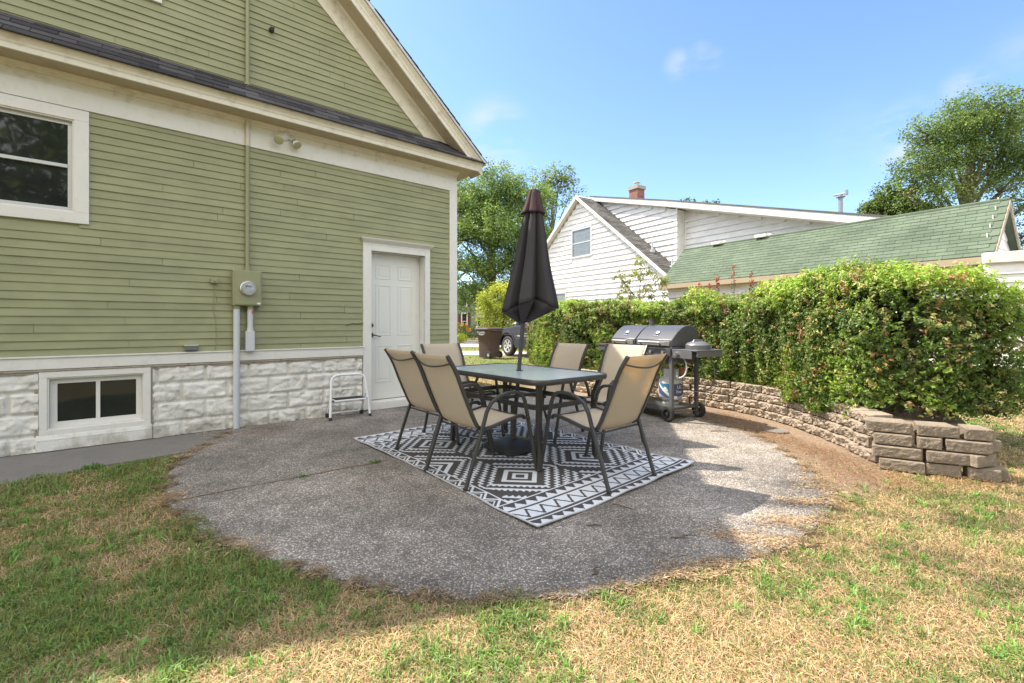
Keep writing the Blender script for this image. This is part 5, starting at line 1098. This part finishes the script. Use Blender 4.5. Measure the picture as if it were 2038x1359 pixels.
WH = [(-1.47, -.03, 4.36, 5.78), (-2.95, -1.85, 1.3, 2.80)]
mb = MB(); lapwall(mb, gspan, 0, 0, 0, az-.3, 0, .232, holes=WH); mb.build('gable_siding', M['white_siding'], nh)
mb = MB()
Pg = [(-6.0, 0), (4.3, 0), (4.3, az-.22-(4.3-ap)*sr_), (ap, az-.22), (-6.0, az-.22-(ap+6.0)*sr_)]
mb.add([(x, .002, z) for x, z in Pg]+[(x, 9, z) for x, z in Pg], [(0, 1, 2, 3, 4), (5, 6, 7, 8, 9), (0, 5, 6, 1), (1, 6, 7, 2), (2, 7, 8, 3), (3, 8, 9, 4), (4, 9, 5, 0)]); mb.build('wall', M['white_siding'], nh)
# main roof
for sg in (1, -1):
    xe = 5.25
    mb = MB(); a = Vector((ap, -.28, az)); e = Vector((ap+sg*xe, -.28, az-sr_*xe)); dn = Vector((0, 0, -.11))
    mb.prism([tuple(a), tuple(e), tuple(e+dn), tuple(a+dn)], (0, 0, 0), (0, 10 if sg < 0 else 10, 0)); rf = mb.build('roof', M['trim'], nh)
    mb = MB(); u2 = Vector((-sg, 0, sr_)).normalized(); n2 = Vector((sg*sr_, 0, 1)).normalized(); Ls = math.hypot(xe, xe*sr_)
    tabs(mb, tuple(e+n2*.003), (0, 1, 0), 10, .34, u2, int(Ls/.145), .145, n2, seed=8, thick=.012); mb.build('shingles', M['sh_grey'], rf)
mb = MB()
for sg in (1, -1): mb.prism([(ap, -.302, az+.005), (ap+sg*5.28, -.302, az-sr_*5.28+.005), (ap+sg*5.28, -.302, az-sr_*5.28-.15), (ap, -.302, az-.17)], (0, 0, 0), (0, .02, 0))
mb.build('rake_board', M['trim'], nh)
# dormer cheek walls B (forward) and C (set back)
mB, mC = .335, .295
topB = lambda x: 7.42-.332*(x+.95)
def spanB(h): 
    xr = min(3.86, -.95+(7.42-.05-h)/.332); xl = ap+max(0, (az-.1-h)/sr_); return [(xl, xr)] if xr > xl else []
def spanC(h):
    xr = min(10.5, 3.6+(6.03-.05-h)/.295); return [(3.6, xr)] if xr > 3.6 else []
mb = MB(); lapwall(mb, spanB, 0, 0, 2.6, 7.3, 1.0, .232); 
mb.add([(-.9, 1.002, 7.35), (3.86, 1.002, 5.8), (3.86, 1.002, 2.5), (4.3, 1.002, 2.5), (4.3, 1.01, 2.5), (3.86, 1.5, 5.8), (3.86, 1.5, 0), (3.86, 1.002, 0), (0, 1.002, 0)], [(0, 1, 2, 7, 8), (1, 5, 6, 7)]); mb.box((3.70, .965, 2.4), (3.86, .995, 5.78)); mb.build('dormer_siding', M['white_siding'], nh)
mb = MB(); lapwall(mb, spanC, 0, 0, 0, 6.0, 1.5, .232); mb.add([(3.6, 1.502, 0), (10.5, 1.502, 0), (10.5, 1.502, 3.9), (3.6, 1.502, 5.98)], [(0, 1, 2, 3)]); mb.box((3.86, 1.45, 0), (3.92, 1.49, 5.8)); mb.build('dormer_siding', M['white_siding'], nh)
mb = MB(); dp = [(-.98, 7.42), (3.6, 6.18), (10.9, 4.06), (10.9, 3.82), (3.6, 5.95), (-.98, 7.22)]
mb.prism([(x, .72, z) for x, z in dp], (0, 0, 0), (0, .03, 0)); mb.prism([(x, .751, z-.02) for x, z in dp], (0, 0, 0), (0, 8, 0)); mb.build('dormer_fascia', M['trim'], nh)
mb = MB(); dp2 = [(-.98, 7.46), (3.6, 6.22), (10.95, 4.10), (10.95, 4.05), (3.6, 6.175), (-.98, 7.41)]; mb.prism([(x, .70, z) for x, z in dp2], (0, 0, 0), (0, 8.1, 0)); mb.build('dormer_roof', M['sh_grey'], nh)
def nwindow(parent, x0, x1, z0, z1, y=0, rail=True, shutters=None, trim='trim', gm='glass', cw=.09):
    e = bpy.data.objects.new('window', None); COL.objects.link(e); e.parent = parent
    mb = MB(); mb.box((x0, y-.05, z0), (x1, y+.02, z0+cw)); mb.box((x0, y-.05, z1-cw), (x1, y+.02, z1)); mb.box((x0, y-.05, z0+cw), (x0+cw, y+.02, z1-cw)); mb.box((x1-cw, y-.05, z0+cw), (x1, y+.02, z1-cw)); mb.box((x0+cw, y-.03, (z0+z1)/2-.025), (x1-cw, y+.0, (z0+z1)/2+.025)); mb.build('frame', M[trim], e)
    for a, b in ((z0+cw, (z0+z1)/2-.02), ((z0+z1)/2+.02, z1-cw)):
        mb = MB(); mb.box((x0+cw-.01, y-.015, a), (x1-cw+.01, y-.005, b)); mb.build('pane', M[gm], e)
    return e
M['curtain_glass'] = simple('curtained_glass', (.17, .19, .20), .15, 0, .35, 6, 0, spec=.6)
w1 = nwindow(nh, -1.47, -.03, 4.36, 5.78, gm='curtain_glass', trim='alu'); nwindow(nh, -2.95, -1.85, 1.3, 2.80, gm='curtain_glass', trim='alu')
mb = MB(); mb.box((-2.99, 5.7, 6.6), (-2.37, 6.3, 9.0)); ck = mb.build('chimney', M['brick'], nh); mb = MB(); mb.box((-3.05, 5.64, 9.0), (-2.31, 6.36, 9.2)); mb.build('chimney_cap', M['cement'], ck)
mb = MB(); mb.tube([(-2.68, 6, 9.2), (-2.68, 6, 9.42)], .09, 12); mb.tube([(-2.68, 6, 9.42), (-2.68, 6, 9.46)], .2, 12); mb.build('flue', M['pvc'], ck, True)
mb = MB(); mb.tube([(8.8, 3.0, 4.2), (8.8, 3.0, 5.45)], .065, 16); mb.tube([(8.8, 3, 5.45), (8.8, 3, 5.48)], .13, 14); mb.tube([(8.8, 3, 5.50), (8.8, 3, 5.56)], .06, 8); mb.tube([(8.60, 3, 5.56), (9.0, 3, 5.56)], .03, 10); mb.tube([(8.97, 3, 5.50), (8.97, 3, 5.66)], .05, 10); mb.build('vent_pipe', simple('galvanised', (.26, .28, .31), .5, .5), nh, True)
for u_x, yy, top in ((3.0, .5, .42), (3.9, .6, .38)):
    z = az-sr_*(u_x-ap); mb = MB(); mb.tube([(u_x, yy, z-.1), (u_x, yy, z+top)], .04, 10); mb.tube([(u_x, yy, z-.02), (u_x, yy, z+.1)], .1, 10); mb.build('roof_vent', M['pvc'], nh, True)
# garage
gg = thing('white_garage', 'low white garage with faded green shingle roof behind the hedge', 'garage', (8.67, 8.2, 0), NR)
GW, GHt, GE = 1.24, 3.62, 2.42; gup = Vector((0, GW, GHt-GE)); GLn = gup.length; gu = gup.normalized(); gn = Vector((0, -gu.z, gu.y))
mb = MB(); mb.prism([(-7.35, 0, GE), (-7.35, GW, GHt), (-7.35, 2*GW, GE), (-7.35, 2*GW, GE-.05), (-7.35, GW, GHt-.07), (-7.35, 0, GE-.05)], (0, 0, 0), (7.35, 0, 0)); rf = mb.build('roof', M['sh_green'], gg)
mb = MB(); tabs(mb, (-7.35, 0, GE+.002), (1, 0, 0), 7.35, .29, gu, 15, GLn/15.0, gn, seed=3, thick=.010); mb.tube([(-7.35, GW, GHt+.008), (0, GW, GHt+.008)], .035, 6); mb.build('shingles', M['sh_green'], rf)
mb = MB(); mb.box((-7.35, -.035, GE-.13), (0, -.001, GE-.01)); mb.box((-7.35, -.035, GE-.14), (0, .24, GE-.13)); mb.build('gutter', simple('tan_gutter', (.36, .29, .2), .6, 0, .12, 3), gg)
def gsp(h): return [(-7.2, -.16)]
mb = MB(); lapwall(mb, gsp, 0, 0, 0, GE-.15, .25, .20); mb.box((-7.2, .255, 0), (-.16, 2.3, GE-.14)); mb.box((-.30, .20, 0), (-.15, .235, GE-.15)); mb.build('wall', M['white_siding'], gg)
mb = MB(); h = GE-.14
while h < GHt-.1:
    a = (h+.1-GE)/(GHt-GE)*GW; a = max(.27, a+.02); b = 2*GW-a
    if b > a: mb.prism([(-.15, a, h), (-.128, a, h), (-.148, a, h+.21), (-.16, a, h+.21)], (0, 0, 0), (0, b-a, 0))
    h += .2
mb.build('gable_siding', M['white_siding'], gg)
mb = MB(); mb.prism([(-.005, -.01, GE-.02), (-.005, GW, GHt-.01), (-.005, 2*GW, GE-.02), (-.005, 2*GW, GE-.14), (-.005, GW, GHt-.14), (-.005, -.01, GE-.14)], (0, 0, 0), (.025, 0, 0)); mb.build('rake_board', M['weather'], gg)
for u_x in (-6.3, -4.95):
    mb = MB(); mb.box((u_x, GW-.12, GHt-.0), (u_x+.32, GW+.12, GHt+.09)); mb.tube([(u_x+.32, GW, GHt+.05), (u_x+.42, GW, GHt+.05)], .05, 8); mb.build('ridge_vent', M['trim'], gg, bevel=.02)
mb = MB(); mb.tube([(-.10, -.03, GE-.1), (-.10, .06, GE-.22), (-.10, .19, GE-.3), (-.10, .19, .1)], .03, 8); mb.build('downspout', M['steel_dark'], gg, True)
# white lapped outbuilding at the right edge
ob = thing('white_shed', 'white lapped shed wall at the right edge behind the hedge', 'shed', (8.52, 8.2, 0), math.atan2(-.6, .8))
mb = MB(); lapwall(mb, lambda h: [(0, 3.2)], 0, 0, .12, 2.15, 0, .150, t1=.03); mb.box((0, .003, 0), (3.2, 2.4, 2.3)); mb.build('wall', M['white_siding'], ob)
mb = MB(); mb.box((-.02, -.06, 2.27), (3.25, 2.45, 2.46)); mb.build('roof_edge', M['white_siding'], ob, bevel=.01)
# far green house
fg = thing('far_green_house', 'distant green gabled house with dark red shutters across the street', 'house', (-6.2, 42, -.3), R(4))
def Xf_(px): return (px-1019)/906*42+6.2
fw = MB(); xr = Xf_(945.5); xc = xr-4.2; fw.prism([(xc-4.2, 0, 0), (xr, 0, 0), (xr, 0, 3.4), (xc, 0, 6.6), (xc-4.2, 0, 3.4)], (0, 0, 0), (0, 9, 0)); fw.build('wall', simple('far_green_paint', (.20, .25, .15), .7), fg)
mb = MB()
for sg in (1, -1): mb.prism([(xc, -.3, 6.95), (xc+sg*4.6, -.3, 3.45), (xc+sg*4.6, -.3, 3.2), (xc, -.3, 6.65)], (0, 0, 0), (0, 9.5, 0))
mb.build('roof', M['trim'], fg)
for a, b, c_, d_ in ((917.5, 930.5, .95, 2.55), (918.5, 930, 3.1, 4.4)):
    e = nwindow(fg, Xf_(a), Xf_(b), c_, d_, y=0, cw=.1)
    for x0, x1 in ((Xf_(a)-.26, Xf_(a)-.02), (Xf_(b)+.02, Xf_(b)+.26)):
        mb = MB(); mb.box((x0, -.05, c_), (x1, -.001, d_)); mb.build('shutter', simple('shutter_red', (.10, .03, .03), .6), e)
mb = MB(); mb.box((xr+.002, .4, 0), (xr+3, 6, 2.9)); mb.prism([(xr, -.1, 2.9), (xr+3.3, -.1, 2.9), (xr, -.1, 3.9)], (0, 0, 0), (0, 6.4, 0)); mb.build('porch', M['cream'], fg); nwindow(fg, xr+.15, xr+.85, .3, 2.2, y=.39)
# flower bed plants
def bush(name, label, cat, x, y, w_, h_, n, size, cA, cB, group=None, flowers=None):
    t = thing(name, label, cat, (x, y, 0), 0, group); m_ = n; u = unit(m_); P = u*np.array([w_/2, w_/2, h_/2])*RNG.uniform(.55, 1.05, (m_, 1))+np.array([0, 0, h_/2]); tt = RNG.random((m_, 1)); C = (np.array(cA)*(1-tt)+np.array(cB)*tt)*RNG.uniform(.7, 1.3, (m_, 1)); leaves('foliage', P, u, size, C, t, asp=.4)
    if flowers:
        m2 = 60; u = unit(m2); u[:, 2] = np.abs(u[:, 2]); P = u*np.array([w_/2, w_/2, h_/2])*1.05+np.array([0, 0, h_/2]); leaves('flowers', P, u, size*1.2, np.array(flowers)*RNG.uniform(.7, 1.2, (m2, 1)), t, asp=.9)
    mb = MB()
    for k in range(5): mb.tube([(0, 0, -.05), (w_*.3*math.cos(k*1.3), w_*.3*math.sin(k*1.3), h_*.7)], [.015, .006], 5)
    mb.build('stem', M['twig'], t, True); return t
bush('flower_bush', 'orange flowering plant beside the white corner board of the green house', 'flowering plant', -3.75, 32, 1.6, 1.3, 700, .16, (.06, .1, .02), (.2, .26, .05), flowers=(.6, .25, .08))
bush('low_shrub', 'bright yellow-green low plant in front of the orange flowers', 'shrub', -3.3, 29, 1.0, .6, 500, .13, (.14, .2, .03), (.4, .42, .06))
bush('dark_shrub', 'dark low shrub under the far house window', 'shrub', -3.2, 36, 2.4, 1.1, 900, .17, (.03, .05, .015), (.08, .14, .03))
bush('hosta', 'bright leafy plant at the foot of the white shed wall', 'plant', 8.55, 7.45, .7, .28, 500, .09, (.12, .22, .05), (.3, .42, .12))
# ================================================================== TRASH BIN
bn = thing('trash_bin', 'brown wheeled trash bin with white lettering standing on the far lawn', 'trash bin', (-.80, 16.0, 0), R(-42))
def rr4(w_, d_, z, r=.05): return rrect(w_/2, d_/2, r, z, 3)
mb = MB(); mb.loft([rr4(.50, .56, .02), rr4(.52, .60, .5), rr4(.54, .64, .72), rr4(.60, .74, .80), rr4(.62, .78, .985)]); bb = mb.build('body', M['bin'], bn, True)
mb = MB(); rg = [rr4(.66, .84, .985), rr4(.68, .86, 1.0), rr4(.67, .85, 1.02), rr4(.58, .74, 1.055), rr4(.2, .4, 1.07)]; mb.loft(rg); mb.build('lid', M['bin'], bn, True)
for x in (.25,):
    for y in (-.27, .27):
        MM = Matrix.Translation((x, y*1.05, .12)) @ Matrix.Rotation(R(90), 4, 'X'); mb = MB(); mb.lathe([(.06, -.03), (.11, -.03), (.12, -.02), (.12, .02), (.11, .03), (.06, .03)], 22, M=MM, ring=True); wh = mb.build('wheel', M['rubber'], bn, True)
        mb = MB(); mb.lathe([(.001, -.025), (.07, -.025), (.07, .025), (.001, .025)], 14, M=MM); mb.build('hub', M['brushed'], wh)
mb = MB(); mb.tube([(.36, -.28, .95), (.36, .28, .95)], .02, 8); mb.build('handle', M['bin'], bn, True)
text('Republic', .115, M['white_enamel'], bb, Matrix.Translation((0, -.398, .90)) @ Matrix.Rotation(R(88), 4, 'X'), extr=.003); mb = MB(); mb.add([(-.17, -.390, .84), (.17, -.390, .84), (.08, -.385, .80), (-.08, -.385, .80)], [(0, 1, 2, 3)]); mb.build('logo', M['white_enamel'], bb)
# ================================================================== CAR
CF = Vector((-.60, .80, 0)); cpos = Vector((.55, 17.6, 0)); 
cr = thing('parked_car', 'dark blue sport utility car parked on the driveway behind the hedge', 'car', cpos, math.atan2(CF.y, CF.x))
def arch(cx, r, z0, n=12): return [(cx+r*math.cos(math.pi*j/n), z0+r*math.sin(math.pi*j/n)) for j in range(n+1)]
xw, xrw = 0.0, -2.75
side = [(-3.65, .45)]+[(x, z) for x, z in arch(xrw, .46, .40)][::-1]+[(xrw+.46, .34)]+[(xw-.47, .34)]+[(x, z) for x, z in arch(xw, .46, .40)][::-1]+[(xw+.47, .36), (.80, .36), (.90, .50), (.90, .80), (.80, .93), (.35, 1.03), (-.30, 1.10), (-.55, 1.13), (-3.60, 1.13), (-3.70, .9)]
mb = MB(); mb.prism([(x, -.92, z) for x, z in side], (0, 0, 0), (0, 1.84, 0)); cb = mb.build('body', M['car'], cr, True, bevel=.05, segs=3)
mb = MB(); rg = [[(-.50, y*.84, 1.12), (-1.15, y*.66, 1.66), (-1.5, y*.64, 1.72), (-3.2, y*.64, 1.72), (-3.62, y*.82, 1.12)] for y in (-1, 1)]; mb.loft(rg); mb.build('cabin', M['car'], cr, bevel=.03)
mb = MB(); mb.loft([[(-.56, y*.72, 1.16), (-1.13, y*.60, 1.63), (-1.10, y*.60, 1.66), (-.50, y*.72, 1.17)] for y in (-1, 1)]); wg = simple('windscreen', (.35, .45, .5), .05, 0, .3, 2, 0); mb.build('windscreen', wg, cr)
for y in (-1, 1):
    mb = MB(); mb.add([(-.85, y*.800, 1.18), (-1.30, y*.700, 1.60), (-2.0, y*.690, 1.62), (-2.0, y*.81, 1.18)], [(0, 1, 2, 3)]); mb.add([(-2.06, y*.81, 1.18), (-2.06, y*.69, 1.62), (-3.0, y*.69, 1.62), (-3.1, y*.81, 1.18)], [(0, 1, 2, 3)]); mb.build('side_window', M['glass'], cr)
    mb = MB(); mb.box((-.98, y*.93, 1.14), (-.80, y*1.12, 1.30)); mb.build('mirror', M['cladding'], cr, bevel=.03)
    mb = MB()
    for cx in (xw, xrw):
        o_, i_ = arch(cx, .53, .40), arch(cx, .455, .40); n_ = len(o_); ys = y*.905, y*.945
        mb.loft([[(o_[j][0], ys[0], o_[j][1]), (o_[j][0], ys[1], o_[j][1]), (i_[j][0], ys[1], i_[j][1]), (i_[j][0], ys[0], i_[j][1])] for j in range(n_)])
    mb.box((xrw+.5, y*.90, .32), (xw-.5, y*.945, .66)); mb.build('cladding', M['cladding'], cr, bevel=.01)
    for cx in (xw, xrw):
        MM = Matrix.Translation((cx, y*.81, .37)) @ Matrix.Rotation(R(90)*(1 if y < 0 else -1), 4, 'X')
        mb = MB(); mb.lathe([(.235, -.10), (.33, -.11), (.365, -.08), (.37, 0), (.365, .08), (.335, .105), (.26, .11), (.235, .095)], 36, M=MM, ring=True); wh = mb.build('wheel', M['tyre'], cr, True)
        mb = MB(); mb.lathe([(.001, .0), (.245, .0), (.245, .10), (.225, .10), (.20, .055), (.12, .05), (.08, .075), (.001, .075)], 30, M=MM)
        for k in range(6): mb.box((.07, -.032, .055), (.225, .032, .088), M=MM @ Matrix.Rotation(k*math.pi/3, 4, 'Z'))
        mb.build('rim', M['brushed'], wh, True)
        mb = MB()
        for k in range(6): a = (k+.5)*math.pi/3; MM3 = MM @ Matrix.Translation((.155*math.cos(a), .155*math.sin(a), 0)); mb.lathe([(.001, .062), (.032, .062), (.032, .066), (.001, .066)], 12, M=MM3)
        mb.build('rim_opening', M['rubber'], wh)
for y in (-1, 1): mb = MB(); mb.box((.80, y*.55, .68), (.915, y*.88, .84)); mb.build('headlight', M['chrome'], cr, bevel=.02)
mb = MB(); mb.box((.895, -.5, .55), (.925, .5, .82)); mb.build('grille', M['cladding'], cr, bevel=.01)
for z, l0, l1, th_ in ((.83, -1.32, -.95, .028), (.765, -1.35, -.62, .014), (.735, -1.35, -.66, .012)): mb = MB(); mb.box((l0, .921, z), (l1, .926, z+th_)); mb.build('door_lettering', M['white_enamel'], cb)
mb = MB(); mb.box((-.60, .9205, .45), (-.592, .9225, 1.08)); mb.build('door_seam', M['cladding'], cb)
